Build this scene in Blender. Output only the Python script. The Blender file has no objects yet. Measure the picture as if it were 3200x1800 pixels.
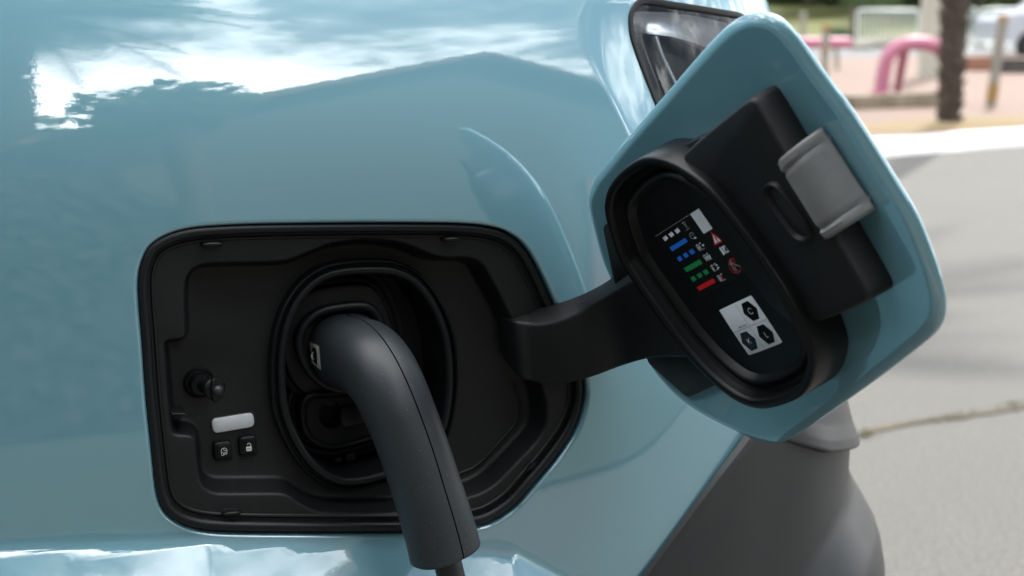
import bpy, bmesh, math, random
import numpy as np
from mathutils import Vector, Matrix
from mathutils.geometry import delaunay_2d_cdt
from mathutils.bvhtree import BVHTree
random.seed(7)
scene = bpy.context.scene
R = math.radians

# ---------------------------------------------------------------- camera
F = 4396.0                      # focal length in photo pixels (3200 wide)
PITCH = R(11.1)
cam_d = bpy.data.cameras.new("camera")
cam = bpy.data.objects.new("camera", cam_d)
scene.collection.objects.link(cam)
cam.location = (0, -0.9, 1.05)
cam.rotation_euler = (R(90) - PITCH, 0, 0)
cam_d.sensor_width = 36
cam_d.lens = F / 3200 * 36
cam_d.clip_start = 0.05
cam_d.clip_end = 2000
cam_d.dof.use_dof = True
cam_d.dof.focus_distance = 0.86
cam_d.dof.aperture_fstop = 8.0
scene.camera = cam

# ---------------------------------------------------------------- sky and sun
CLOUD_SEED = 15.8
SUN_EL, SUN_AZ = 45.0, 24.0     # azimuth clockwise from +Y
world = bpy.data.worlds.new("World"); scene.world = world
world.use_nodes = True
nt = world.node_tree; nt.nodes.clear()
def N(t, **kw):
    n = nt.nodes.new(t)
    for k, v in kw.items(): setattr(n, k, v)
    return n
out = N("ShaderNodeOutputWorld"); bg = N("ShaderNodeBackground")
sky = N("ShaderNodeTexSky", sky_type='NISHITA', sun_disc=False)
sky.sun_elevation = R(SUN_EL); sky.sun_rotation = R(SUN_AZ); sky.dust_density = 1.5
tc = N("ShaderNodeTexCoord"); sep = N("ShaderNodeSeparateXYZ")
nt.links.new(tc.outputs["Generated"], sep.inputs[0])
zz = N("ShaderNodeMath", operation='MAXIMUM'); zz.inputs[1].default_value = 0.0
nt.links.new(sep.outputs[2], zz.inputs[0])
za = N("ShaderNodeMath", operation='ADD'); za.inputs[1].default_value = 0.50
nt.links.new(zz.outputs[0], za.inputs[0])
dx = N("ShaderNodeMath", operation='DIVIDE'); dy = N("ShaderNodeMath", operation='DIVIDE')
nt.links.new(sep.outputs[0], dx.inputs[0]); nt.links.new(za.outputs[0], dx.inputs[1])
nt.links.new(sep.outputs[1], dy.inputs[0]); nt.links.new(za.outputs[0], dy.inputs[1])
cmb = N("ShaderNodeCombineXYZ")
nt.links.new(dx.outputs[0], cmb.inputs[0]); nt.links.new(dy.outputs[0], cmb.inputs[1])
cmb.inputs[2].default_value = CLOUD_SEED
no = N("ShaderNodeTexNoise"); no.inputs["Scale"].default_value = 2.3
no.inputs["Detail"].default_value = 9; no.inputs["Roughness"].default_value = 0.6
no.inputs["Distortion"].default_value = 0.35
nt.links.new(cmb.outputs[0], no.inputs["Vector"])
ramp = N("ShaderNodeValToRGB")
ramp.color_ramp.elements[0].position = 0.42; ramp.color_ramp.elements[0].color = (.35, .35, .35, 1)
ramp.color_ramp.elements[1].position = 0.52; ramp.color_ramp.elements[1].color = (1, 1, 1, 1)
nt.links.new(no.outputs[0], ramp.inputs[0])
crmp = N("ShaderNodeValToRGB")      # cloud brightness: grey thin parts, bright thick parts
crmp.color_ramp.elements[0].position = 0.44; crmp.color_ramp.elements[0].color = (5.2, 5.8, 6.4, 1)
crmp.color_ramp.elements[1].position = 0.66; crmp.color_ramp.elements[1].color = (50, 50, 50, 1)
_e = crmp.color_ramp.elements.new(0.51); _e.color = (9, 9.6, 10.2, 1)
_e = crmp.color_ramp.elements.new(0.56); _e.color = (27, 27.6, 28, 1)
nt.links.new(no.outputs[0], crmp.inputs[0])
mx = N("ShaderNodeMixRGB")
nt.links.new(ramp.outputs[0], mx.inputs[0]); nt.links.new(sky.outputs[0], mx.inputs[1])
nt.links.new(crmp.outputs[0], mx.inputs[2])
nt.links.new(mx.outputs[0], bg.inputs[0]); bg.inputs[1].default_value = 0.11
nt.links.new(bg.outputs[0], out.inputs[0])

sd = bpy.data.lights.new("sun", 'SUN'); sd.energy = 4.0; sd.angle = R(1.0); sd.color = (1, .95, .86)
so = bpy.data.objects.new("sun", sd); scene.collection.objects.link(so)
sdir = Vector((math.sin(R(SUN_AZ)) * math.cos(R(SUN_EL)), math.cos(R(SUN_AZ)) * math.cos(R(SUN_EL)), math.sin(R(SUN_EL))))
so.rotation_euler = sdir.to_track_quat('Z', 'Y').to_euler()
so.location = (3, 2, 8)
scene.view_settings.view_transform = 'Standard'
scene.view_settings.look = 'None'
scene.view_settings.exposure = 0.33
scene.view_settings.gamma = 1
scene.view_settings.use_curve_mapping = False
# ---------------------------------------------------------------- pixel to place
CAM = np.array([0, -0.9, 1.05])
FW = np.array([0, math.cos(PITCH), -math.sin(PITCH)]); UP = np.array([0, math.sin(PITCH), math.cos(PITCH)]); RT = np.array([1., 0, 0])
def ray(px, py): return FW + RT * (px - 1600) / F + UP * (900 - py) / F
def proj(P):
    q = np.asarray(P) - CAM; z = q @ FW
    return np.stack([1600 + F * (q @ RT) / z, 900 - F * (q @ UP) / z], -1)
def gp(px, py, z=0.0):          # point on level ground of height z
    d = ray(px, py); return CAM + d * ((z - CAM[2]) / d[2])
def dp(px, py, y):              # point on the pixel's ray at world depth y
    d = ray(px, py); return CAM + d * ((y - CAM[1]) / d[1])
AZ = R(20); EL = R(4)
N0 = np.array([math.sin(AZ) * math.cos(EL), -math.cos(AZ) * math.cos(EL), math.sin(EL)])
EA = np.array([math.cos(AZ), math.sin(AZ), 0.0]); EB = np.cross(N0, EA) * -1.0
if EB[2] < 0: EB = -EB
O0 = np.array([0, 0, .875])
def L(a, b, h): return O0 + a * EA + b * EB - h * N0     # port frame: h is depth into the car
def pp(px, py, h):              # pixel -> (a, b) on the port plane of depth h
    d = ray(px, py); t = ((O0 - N0 * h - CAM) @ N0) / (d @ N0); q = CAM + d * t - O0
    return np.array([q @ EA, q @ EB])
# flap: the port frame turned about the hinge (pose found from its outline)
FR_R = np.array([[-0.05256, -0.885375, -0.461898], [0.931064, -0.210677, 0.297883], [-0.361049, -0.4144, 0.835414]]); FR_C = np.array([-0.093833, -0.038071, 0.822335]); FR_T = np.array([0.129299, -0.120518, 0.916553])
def FL(a, b, h): return FR_R @ (L(a, b, h) - FR_C) + FR_T
FN = FR_R @ N0; FA = FR_R @ EA; FB = FR_R @ EB; FO = FR_R @ (O0 - FR_C) + FR_T
def fp(px, py, h):
    d = ray(px, py); t = ((FO - FN * h - CAM) @ FN) / (d @ FN); q = CAM + d * t - FO
    return np.array([q @ FA, q @ FB])

# ---------------------------------------------------------------- body surface
def sst(x): x = np.clip(x, 0, 1); return x * x * (3 - 2 * x)
_us = np.linspace(-2.2, 1.9, 8201)
_k = 0.12 + sst((_us - .06) / .09) * 3.9
_phi = np.cumsum(_k) * (_us[1] - _us[0]); _phi -= np.interp(0, _us, _phi)
_phi = np.where(_phi > R(88), R(88) + (_phi - R(88)) * .03, _phi)
_th = AZ + _phi
_cx = np.cumsum(np.cos(_th)) * (_us[1] - _us[0]); _cy = np.cumsum(np.sin(_th)) * (_us[1] - _us[0])
_cx -= np.interp(0, _us, _cx); _cy -= np.interp(0, _us, _cy)
_vs = np.linspace(-.6, .6, 4801)
_nv = np.radians(np.interp(_vs, [-.6, -.3, -.175, -.115, -.09, -.075, 0, .035, .08, .11, .15, .19, .22, .25, .30, .34, .6],
                                [-2, -2, -1.0, 0.0, .8, 3.2, 4.2, 5.2, 8.5, 11.8, 15.8, 20.5, 26, 37, 70, 85, 87]))
_dv = _vs[1] - _vs[0]
_ker = np.hanning(81); _ker /= _ker.sum()
_nv = np.convolve(np.pad(_nv, 40, mode='edge'), _ker, mode='valid')
_zz = np.cumsum(np.cos(_nv)) * _dv; _ww = -np.cumsum(np.sin(_nv)) * _dv
_zz += .875 - np.interp(0, _vs, _zz); _ww -= np.interp(0, _vs, _ww)
CREASE = None                    # filled below: curve beside the headlight
def crease_disp(U, V):
    if CREASE is None: return 0.0
    s = U - np.interp(V, CREASE_F[:, 1], CREASE_F[:, 0])
    s = np.clip(s, -1, .045)
    w = .003 + .012 * sst((V - .12) / .06)
    r = np.where(s <= -w, 0, np.where(s >= w, s, (s + w) ** 2 / (4 * w)))
    return -np.maximum(r, 0) * .24 * sst((V - .03) / .08)
def body(U, V):
    U = np.asarray(U, float); V = np.asarray(V, float)
    z = np.interp(V, _vs, _zz); w = np.interp(V, _vs, _ww)
    th = np.interp(U, _us, _th)
    vk = np.interp(U, [-2, -.36, -.2, -.08, .0, .08, .2], [-.118, -.127, -.139, -.157, -.176, -.23, -.35])
    s = vk - V; sw = .012
    kick = np.where(s <= 0, 0, np.where(s < sw, s * s / (2 * sw), s - sw / 2)) * .53
    w = w + np.minimum(kick, .045) + crease_disp(U, V) - .05 * np.clip(V - .03, 0, .3) * sst((U - .10) / .25)
    x = np.interp(U, _us, _cx) + w * np.sin(th); y = np.interp(U, _us, _cy) - w * np.cos(th)
    return np.stack([x, y, z + 0 * U], -1)
def bnorm(U, V):
    e = 4e-4
    du = body(np.asarray(U) + e, V) - body(np.asarray(U) - e, V); dv = body(U, np.asarray(V) + e) - body(U, np.asarray(V) - e)
    n = np.cross(du, dv); return n / np.linalg.norm(n, axis=-1, keepdims=True)
def hit(pxs, u0=0.0, v0=0.0, off=0.0):       # photo pixels -> (u, v) on the body
    pxs = np.asarray(pxs, float)
    res = []
    u, v = u0, v0
    def f(u, v):
        return proj(body(u, v) + off * (bnorm(u, v) if off else 0.0))
    for t in pxs:
        for _ in range(60):
            r = t - f(u, v)
            if np.abs(r).max() < .05: break
            e = 1e-4
            J = np.stack([(f(u + e, v) - f(u - e, v)) / (2 * e), (f(u, v + e) - f(u, v - e)) / (2 * e)], -1)
            d = np.linalg.lstsq(J, r, rcond=None)[0]
            m = np.abs(d).max()
            if m > .04: d *= .04 / m
            u += d[0]; v += d[1]
        res.append((u, v))
    return np.array(res)
# ---- outlines read from the photograph (pixels)
AP = [(430,898),(433,849),(446,807),(462,774),(491,749),(532,729),(586,714),(648,707),(773,700),(985,697),(1200,695),(1398,696),(1481,700),(1523,705),(1564,714),(1597,729),(1626,749),(1651,776),(1672,809),(1697,857),(1738,948),(1790,1065),(1822,1140),(1833,1188),(1836,1225),(1833,1254),(1827,1287),(1812,1332),(1788,1378),(1730,1457),(1668,1527),(1626,1577),(1585,1610),(1543,1635),(1502,1649),(1400,1665),(1249,1670),(938,1670),(731,1668),(640,1663),(586,1651),(549,1634),(516,1607),(497,1572),(487,1531),(481,1481),(466,1349),(454,1233),(443,1064),(435,981)]
STEP = [(576,898),(582,1040),(577,1060),(525,1063),(513,1072),(520,1126),(524,1200),(530,1270),(534,1330),(543,1358),(597,1358),(611,1372),(614,1400),(618,1450),(626,1502),(640,1523),(665,1537),(690,1541),(790,1540),(884,1539),(905,1547),(938,1572),(980,1593),(1021,1603),(1110,1606),(1200,1605),(1310,1595),(1400,1575),(1465,1552),(1502,1542),(1547,1515),(1589,1473),(1635,1425),(1680,1378),(1701,1341),(1709,1304),(1705,1250),(1690,1200),(1640,1085),(1585,969),(1531,865),(1506,824),(1481,809),(1448,803),(1398,805),(1365,801),(1336,791),(1295,772),(1254,758),(1212,751),(1150,748),(1104,749),(1029,762),(980,782),(922,807),(889,818),(770,821),(657,823),(632,826),(603,840),(586,861)]
OVAL = [(850,1102),(867,1007),(904,924),(958,862),(1016,829),(1082,816),(1140,813),(1202,813),(1243,818),(1305,843),(1355,895),(1397,965),(1426,1048),(1437,1143),(1436,1226),(1423,1316),(1403,1378),(1365,1430),(1300,1482),(1200,1519),(1125,1537),(1063,1539),(1000,1514),(947,1469),(905,1407),(872,1336),(855,1274),(849,1190)]
FLAPO = [(1841,600),(1862,551),(1883,526),(1966,418),(2048,327),(2173,182),(2255,95),(2297,62),(2338,41),(2380,35),(2413,41),(2446,58),(2479,91),(2512,137),(2600,269),(2631,304),(2718,440),(2780,540),(2850,651),(2876,705),(2915,800),(2948,900),(2956,970),(2940,1025),(2890,1073),(2733,1192),(2613,1276),(2488,1363),(2447,1384),(2405,1388),(2364,1376),(2335,1363),(2211,1304),(2124,1247),(2062,1180),(2025,1130),(1965,1000),(1900,857),(1876,795),(1851,696),(1838,633)]
CUP = [(1885,632),(1896,586),(1933,537),(1987,499),(2028,489),(2082,499),(2156,541),(2223,595),(2305,698),(2388,810),(2471,942),(2525,1055),(2546,1119),(2544,1161),(2526,1219),(2488,1252),(2426,1274),(2385,1281),(2343,1277),(2281,1248),(2198,1177),(2116,1082),(2033,966),(1958,858),(1933,814),(1904,731),(1887,669)]
# ---------------------------------------------------------------- mesh helpers
COL = scene.collection
def resample(P, n, closed=True):
    P = np.asarray(P, float); Q = np.vstack([P, P[:1]]) if closed else P
    d = np.r_[0, np.cumsum(np.linalg.norm(np.diff(Q, axis=0), axis=1))]
    t = np.linspace(0, d[-1], n, endpoint=not closed)
    return np.stack([np.interp(t, d, Q[:, k]) for k in range(Q.shape[1])], -1)
def chaikin(P, n=2):
    P = np.asarray(P, float)
    for _ in range(n):
        Q = np.roll(P, -1, 0); P = np.stack([.75 * P + .25 * Q, .25 * P + .75 * Q], 1).reshape(-1, P.shape[1])
    return P
def rounded(P, r, k=6):           # polygon with rounded corners; r in the units of P
    P = np.asarray(P, float); n = len(P); o = []
    for i in range(n):
        a, b, c = P[i - 1], P[i], P[(i + 1) % n]; ua = a - b; ub = c - b; la, lb = np.linalg.norm(ua), np.linalg.norm(ub)
        d = min(r, la * .45, lb * .45)
        for w in np.linspace(0, 1, k): o.append(b + ua / la * d * (1 - w) ** 2 + ub / lb * d * w * w)
    return np.array(o)
def area2(P): Q = np.roll(P, -1, 0); return .5 * (P[:, 0] * Q[:, 1] - Q[:, 0] * P[:, 1]).sum()
def inward(P):
    T = np.roll(P, -1, 0) - np.roll(P, 1, 0); T /= np.linalg.norm(T, axis=1, keepdims=True) + 1e-12
    Nn = np.stack([-T[:, 1], T[:, 0]], -1)
    return Nn if area2(P) > 0 else -Nn
def off2(P, d): return P + inward(P) * d
def inside(pts, poly):
    pts = np.asarray(pts); x, y = pts[:, 0], pts[:, 1]; r = np.zeros(len(pts), bool)
    a = poly; b = np.roll(poly, -1, 0)
    for (x0, y0), (x1, y1) in zip(a, b):
        c = ((y0 > y) != (y1 > y))
        if c.any():
            r ^= c & (x < (x1 - x0) * (y - y0) / ((y1 - y0) or 1e-12) + x0)
    return r
def mindist(pts, poly):
    from mathutils.kdtree import KDTree
    k = KDTree(len(poly))
    for i, p in enumerate(poly): k.insert((p[0], p[1], 0), i)
    k.balance()
    return np.array([k.find((p[0], p[1], 0))[2] for p in pts])
def fill(outer, holes=(), pts=None):
    V = [tuple(p) for p in outer]; E = [(i, (i + 1) % len(outer)) for i in range(len(outer))]
    for h in holes:
        o = len(V); V += [tuple(p) for p in h]; E += [(o + i, o + (i + 1) % len(h)) for i in range(len(h))]
    if pts is not None: V += [tuple(p) for p in pts]
    r = delaunay_2d_cdt([Vector(v) for v in V], E, [], 0, 1e-7)
    v2 = np.array([tuple(v) for v in r[0]]); f = np.array([list(t) for t in r[2]])
    c = v2[f].mean(1); ok = inside(c, np.asarray(outer))
    for h in holes: ok &= ~inside(c, np.asarray(h))
    return v2, f[ok]
class MB:
    def __init__(s): s.v = []; s.f = []; s.n = 0; s.nn = []; s.mi = []
    def add(s, v, f, nn=None, mi=0):
        v = np.asarray(v, float).reshape(-1, 3); s.v.append(v)
        s.f += [tuple(int(i) + s.n for i in t) for t in f]; s.mi += [mi] * len(f)
        if nn is not None: s.nn.append(np.asarray(nn))
        s.n += len(v); return s
    def loft(s, rings, closed=True, cap=(False, False), nn=None, mi=0):
        m = len(rings[0]); f = []
        for i in range(len(rings) - 1):
            for j in range(m if closed else m - 1):
                k = (j + 1) % m; f.append((i * m + j, i * m + k, (i + 1) * m + k, (i + 1) * m + j))
        if cap[0]: f.append(tuple(range(m))[::-1])
        if cap[1]: f.append(tuple(range((len(rings) - 1) * m, len(rings) * m)))
        return s.add(np.concatenate(rings), f, nn, mi)
    def box(s, c, e, ax=None, mi=0):
        ax = np.eye(3) if ax is None else np.asarray(ax)
        v = [np.asarray(c) + ax.T @ (np.array(e) * np.array(k)) for k in
             [(-1, -1, -1), (1, -1, -1), (1, 1, -1), (-1, 1, -1), (-1, -1, 1), (1, -1, 1), (1, 1, 1), (-1, 1, 1)]]
        return s.add(v, [(3, 2, 1, 0), (4, 5, 6, 7), (0, 1, 5, 4), (1, 2, 6, 5), (2, 3, 7, 6), (3, 0, 4, 7)], mi=mi)
    def tube(s, path, r, n=12, closed=False, cap=True, mi=0):
        P = np.asarray(path, float); m = len(P); rr = np.broadcast_to(r, m)
        if closed: T = np.roll(P, -1, 0) - np.roll(P, 1, 0)
        else: T = np.gradient(P, axis=0)
        T /= np.linalg.norm(T, axis=1, keepdims=True)
        a = np.array([0, 0, 1.]) if abs(T[0][2]) < .9 else np.array([1., 0, 0])
        S = np.cross(T[0], a); S /= np.linalg.norm(S); rings = []
        for i in range(m):
            S = S - T[i] * (S @ T[i]); S /= np.linalg.norm(S); B = np.cross(T[i], S)
            an = np.linspace(0, 2 * np.pi, n, endpoint=False)
            rings.append(P[i] + rr[i] * (np.cos(an)[:, None] * S + np.sin(an)[:, None] * B))
        if closed: rings.append(rings[0])
        return s.loft(rings, cap=(cap and not closed, cap and not closed), mi=mi)
    def lathe(s, base, axis, prof, n=28, mi=0):     # prof: (radius, distance along axis)
        ax = np.asarray(axis, float); ax /= np.linalg.norm(ax)
        a = np.array([0, 0, 1.]) if abs(ax[2]) < .9 else np.array([1., 0, 0])
        S = np.cross(ax, a); S /= np.linalg.norm(S); B = np.cross(ax, S)
        an = np.linspace(0, 2 * np.pi, n, endpoint=False); C = np.cos(an)[:, None] * S + np.sin(an)[:, None] * B
        return s.loft([np.asarray(base) + ax * d + r * C for r, d in prof], cap=(True, True), mi=mi)
def mesh_of(mb, name, weld=0.0, angle=38, smooth=True):
    me = bpy.data.meshes.new(name)
    V = np.concatenate(mb.v)
    if mb.nn:
        NN = np.concatenate(mb.nn); ff = []
        for t in mb.f:
            g = np.cross(V[t[1]] - V[t[0]], V[t[2]] - V[t[0]]) + (np.cross(V[t[2]] - V[t[0]], V[t[3]] - V[t[0]]) if len(t) > 3 else 0)
            ff.append(t if g @ NN[list(t)].sum(0) >= 0 else t[::-1])
        mb.f = ff
    me.from_pydata(V.tolist(), [], mb.f); me.update()
    if any(mb.mi): me.polygons.foreach_set('material_index', mb.mi)
    if not mb.nn:
        bm = bmesh.new(); bm.from_mesh(me)
        if weld: bmesh.ops.remove_doubles(bm, verts=bm.verts, dist=weld)
        bmesh.ops.recalc_face_normals(bm, faces=bm.faces)
        bm.to_mesh(me); bm.free()
    if smooth:
        me.shade_smooth()
        if mb.nn: me.normals_split_custom_set_from_vertices(np.concatenate(mb.nn).tolist())
        else: me.set_sharp_from_angle(angle=R(angle))
    return me
def place(o, parent, mats):
    for m in (mats if isinstance(mats, (list, tuple)) else [mats]): o.data.materials.append(m)
    COL.objects.link(o)
    if parent is not None: o.parent = parent
    return o
def origin_of(p):
    v = np.zeros(3)
    while p is not None: v += np.array(p.location); p = p.parent
    return v
def part(name, mb, mat, parent, weld=0.0, angle=38, smooth=True, bevel=0, label=None):
    o0 = origin_of(parent)
    mb.v = [v - o0 for v in mb.v]
    o = bpy.data.objects.new(name, mesh_of(mb, name, weld, angle, smooth)); place(o, parent, mat)
    if bevel:
        b = o.modifiers.new('bevel', 'BEVEL'); b.width = bevel; b.segments = 3; b.limit_method = 'ANGLE'; b.angle_limit = R(40)
        b.harden_normals = False
    if label: o['label'] = label
    return o
def tag(o, label, cat, group=None, kind=None):
    o['label'] = label
    if cat: o['category'] = cat
    if group: o['group'] = group
    if kind: o['kind'] = kind
    return o
def thing(name, loc, label, cat, group=None):
    e = bpy.data.objects.new(name, None); e.location = loc; e.empty_display_size = .1; COL.objects.link(e)
    return tag(e, label, cat, group)
def solo(name, mb, mat, loc, **kw):
    e = bpy.data.objects.new('tmp', None); e.location = loc
    mb.v = [v - np.array(loc) for v in mb.v]
    o = bpy.data.objects.new(name, mesh_of(mb, name, kw.get('weld', 0), kw.get('angle', 38), kw.get('smooth', True)))
    place(o, None, mat); o.location = loc; bpy.data.objects.remove(e); return o

# ---------------------------------------------------------------- materials
def mat(name, col, rough=.5, metal=0.0, spec=.5, coat=0.0, coat_r=.03, coat_ior=1.5, noise=None, bump=None, sub=None, emis=None):
    """noise=(scale, amount, col2), bump=(scale, strength, distance)"""
    m = bpy.data.materials.new(name); m.use_nodes = True; t = m.node_tree; b = t.nodes['Principled BSDF']
    b.inputs['Base Color'].default_value = (*col, 1); b.inputs['Roughness'].default_value = rough
    b.inputs['Metallic'].default_value = metal; b.inputs['Specular IOR Level'].default_value = spec
    b.inputs['Coat Weight'].default_value = coat; b.inputs['Coat Roughness'].default_value = coat_r; b.inputs['Coat IOR'].default_value = coat_ior
    co = t.nodes.new('ShaderNodeTexCoord')
    if noise:
        for sc, am, c2 in (noise if isinstance(noise, list) else [noise]):
            n = t.nodes.new('ShaderNodeTexNoise'); n.inputs['Scale'].default_value = sc; n.inputs['Detail'].default_value = 6
            n.inputs['Roughness'].default_value = .6
            t.links.new(co.outputs['Object'], n.inputs['Vector'])
            r = t.nodes.new('ShaderNodeValToRGB'); r.color_ramp.elements[0].position = .5 - am; r.color_ramp.elements[1].position = .5 + am
            t.links.new(n.outputs[0], r.inputs[0])
            x = t.nodes.new('ShaderNodeMixRGB'); t.links.new(r.outputs[0], x.inputs[0])
            src = b.inputs['Base Color'].links[0].from_socket if b.inputs['Base Color'].links else None
            if src: t.links.new(src, x.inputs[1])
            else: x.inputs[1].default_value = (*col, 1)
            x.inputs[2].default_value = (*c2, 1); t.links.new(x.outputs[0], b.inputs['Base Color'])
    if bump:
        n = t.nodes.new('ShaderNodeTexNoise'); n.inputs['Scale'].default_value = bump[0]; n.inputs['Detail'].default_value = 3
        t.links.new(co.outputs['Object'], n.inputs['Vector'])
        bp = t.nodes.new('ShaderNodeBump'); bp.inputs['Strength'].default_value = bump[1]; bp.inputs['Distance'].default_value = bump[2]
        t.links.new(n.outputs[0], bp.inputs['Height'])
        t.links.new(bp.outputs[0], b.inputs['Coat Normal' if coat else 'Normal'])
    return m
def specks(m, scale, thr, col, amt=1.0):        # fine dust caught on a surface
    t = m.node_tree; b = t.nodes['Principled BSDF']; co = t.nodes.new('ShaderNodeTexCoord')
    v = t.nodes.new('ShaderNodeTexNoise'); v.inputs['Scale'].default_value = scale; v.inputs['Detail'].default_value = 2
    t.links.new(co.outputs['Object'], v.inputs['Vector']); mu = v
    r = t.nodes.new('ShaderNodeValToRGB'); r.color_ramp.elements[0].position = thr; r.color_ramp.elements[1].position = thr + .03
    r.color_ramp.elements[1].color = (amt, amt, amt, 1)
    t.links.new(mu.outputs[0], r.inputs[0])
    x = t.nodes.new('ShaderNodeMixRGB'); t.links.new(r.outputs[0], x.inputs[0])
    s = b.inputs['Base Color']
    if s.links: t.links.new(s.links[0].from_socket, x.inputs[1])
    else: x.inputs[1].default_value = s.default_value
    x.inputs[2].default_value = (*col, 1); t.links.new(x.outputs[0], s)
    return m
M = {}
M['paint'] = mat('pale_blue_paint', (.172, .375, .460), .42, .28, .5, 1, .008, 2.4, bump=(300, .012, .0006))
M['plastic'] = specks(mat('grained_black_plastic', (.0062, .0068, .0078), .46, spec=.34, bump=(1500, .35, .0005)), 1100, .735, (.09, .09, .09), .6)
M['smooth_plastic'] = specks(mat('satin_black_plastic', (.005, .0055, .0062), .34, spec=.25, bump=(1800, .05, .0004)), 900, .735, (.10, .10, .10), .6)
M['rubber'] = mat('black_rubber', (.007, .008, .0095), .40, spec=.3, bump=(900, .06, .0004))
M['deep'] = mat('matt_black', (.006, .006, .0065), .6)
M['handle'] = specks(mat('dusty_black_handle', (.024, .029, .034), .48, spec=.5, noise=[(38, .16, (.026, .032, .039)), (15, .3, (.014, .018, .022))], bump=(1500, .06, .0004)), 1000, .70, (.17, .18, .19), .8)
M['cable'] = mat('black_cable', (.016, .017, .019), .42, bump=(700, .08, .0005))
M['metal'] = mat('brushed_grey_bracket', (.16, .166, .17), .36, .0, .5, noise=(120, .25, (.125, .13, .134)))
M['cladding'] = mat('grey_bumper_plastic', (.023, .025, .028), .42, spec=.5, noise=[(1500, .3, (.021, .023, .026)), (14, .25, (.033, .034, .035))], bump=(1400, .08, .0004))
M['white_print'] = mat('white_print', (.66, .70, .77), .4)
M['white_ink'] = mat('white_ink', (.72, .74, .76), .5)
M['dim_ink'] = mat('thin_white_ink', (.22, .23, .25), .5)
M['black_ink'] = mat('black_ink', (.004, .004, .005), .08)
M['label'] = mat('black_label', (.004, .004, .004), .32)
M['blue'] = mat('blue_print', (.015, .17, .75), .4); M['green'] = mat('green_print', (.01, .26, .075), .4); M['red'] = mat('red_print', (.65, .010, .014), .4)
M['worn_white'] = mat('worn_white_sticker', (.52, .50, .47), .45, noise=(160, .22, (.36, .35, .33)))
M['diffuser'] = mat('pearl_diffuser', (.58, .61, .64), .3, noise=(80, .4, (.48, .51, .54)))
M['chrome'] = mat('clear_light_guide', (.9, .91, .93), .10, .55, .8)

def make_lens():
    m = bpy.data.materials.new('clear_lens'); m.use_nodes = True; t = m.node_tree; t.nodes.clear()
    o = t.nodes.new('ShaderNodeOutputMaterial'); mxs = t.nodes.new('ShaderNodeMixShader'); fr = t.nodes.new('ShaderNodeFresnel')
    fr.inputs[0].default_value = 1.7
    tr = t.nodes.new('ShaderNodeBsdfTransparent'); tr.inputs[0].default_value = (.93, .95, .96, 1)
    gl = t.nodes.new('ShaderNodeBsdfGlossy'); gl.inputs['Roughness'].default_value = .01
    t.links.new(fr.outputs[0], mxs.inputs[0]); t.links.new(tr.outputs[0], mxs.inputs[1]); t.links.new(gl.outputs[0], mxs.inputs[2])
    t.links.new(mxs.outputs[0], o.inputs[0]); return m
M['lens'] = make_lens()
# ================================================================ the setting
PZ = .12                                         # pavement height
def st(name, mb, m, **kw):
    o = solo(name, mb, m, (0, 0, 0), **kw); o['kind'] = 'structure'; return o
M['asphalt'] = mat('old_asphalt', (.115, .112, .104), .85, noise=[(60, .10, (.185, .178, .163)), (1.1, .2, (.11, .107, .10)), (9, .3, (.115, .112, .105)), (110, .08, (.07, .068, .064))], bump=(160, .5, .004))
M['paver'] = mat('pink_pavers', (.19, .125, .10), .85, noise=[(3, .3, (.215, .155, .125)), (40, .2, (.165, .11, .09))], bump=(60, .3, .003))
M['kerb'] = mat('white_kerb', (.80, .79, .77), .7, noise=(5, .12, (.72, .70, .67)))
M['stone'] = mat('weathered_stone', (.22, .195, .155), .9, noise=[(9, .2, (.30, .265, .2)), (3, .15, (.17, .13, .08))])
M['grass'] = mat('dry_grass', (.085, .10, .016), .9, noise=[(.25, .22, (.16, .125, .04)), (2, .3, (.06, .09, .012))])
M['dirt'] = mat('sandy_dirt', (.20, .14, .06), .95, noise=(6, .25, (.22, .17, .10)))
M['pink'] = mat('pink_lacquer', (.40, .125, .20), .4, coat=.3)
M['bark'] = mat('palm_bark', (.075, .053, .04), .9, noise=[(9, .12, (.17, .135, .11)), (30, .2, (.035, .025, .02))], bump=(40, .8, .02))
M['leaf'] = mat('dark_leaves', (.025, .05, .012), .7, noise=(1.2, .3, (.045, .08, .018)))
M['leaf2'] = mat('palm_leaves', (.05, .085, .03), .5, noise=(1.2, .3, (.08, .12, .04)))
M['trunk'] = mat('tree_bark', (.09, .07, .05), .9)
M['post'] = mat('grey_wood_post', (.23, .22, .19), .85, noise=[(6, .2, (.16, .145, .11)), (20, .3, (.28, .27, .24))])
M['lichen'] = mat('orange_lichen', (.32, .19, .055), .9, noise=(25, .2, (.24, .17, .08)))
M['pillar'] = mat('whitewashed_pillar', (.42, .40, .35), .85, noise=[(2, .25, (.36, .355, .29))])
M['galv'] = mat('galvanised_steel', (.62, .66, .66), .45, .2)
M['brown'] = mat('red_brown_wood', (.17, .05, .02), .7, noise=(7, .3, (.22, .08, .035)))
M['char'] = mat('charcoal_board', (.016, .017, .018), .7)
M['white_car'] = mat('white_car_paint', (.36, .39, .44), .35, coat=.8)
M['wall'] = mat('dark_stone_wall', (.085, .082, .075), .9, noise=(1.2, .4, (.072, .07, .064)))  # wall colour darkened to stand in for a shaded facade
M['tile'] = mat('roof_tile', (.20, .115, .08), .85, noise=(2.5, .3, (.15, .09, .07)))
M['glass'] = mat('dark_window', (.02, .025, .03), .06)

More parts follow.
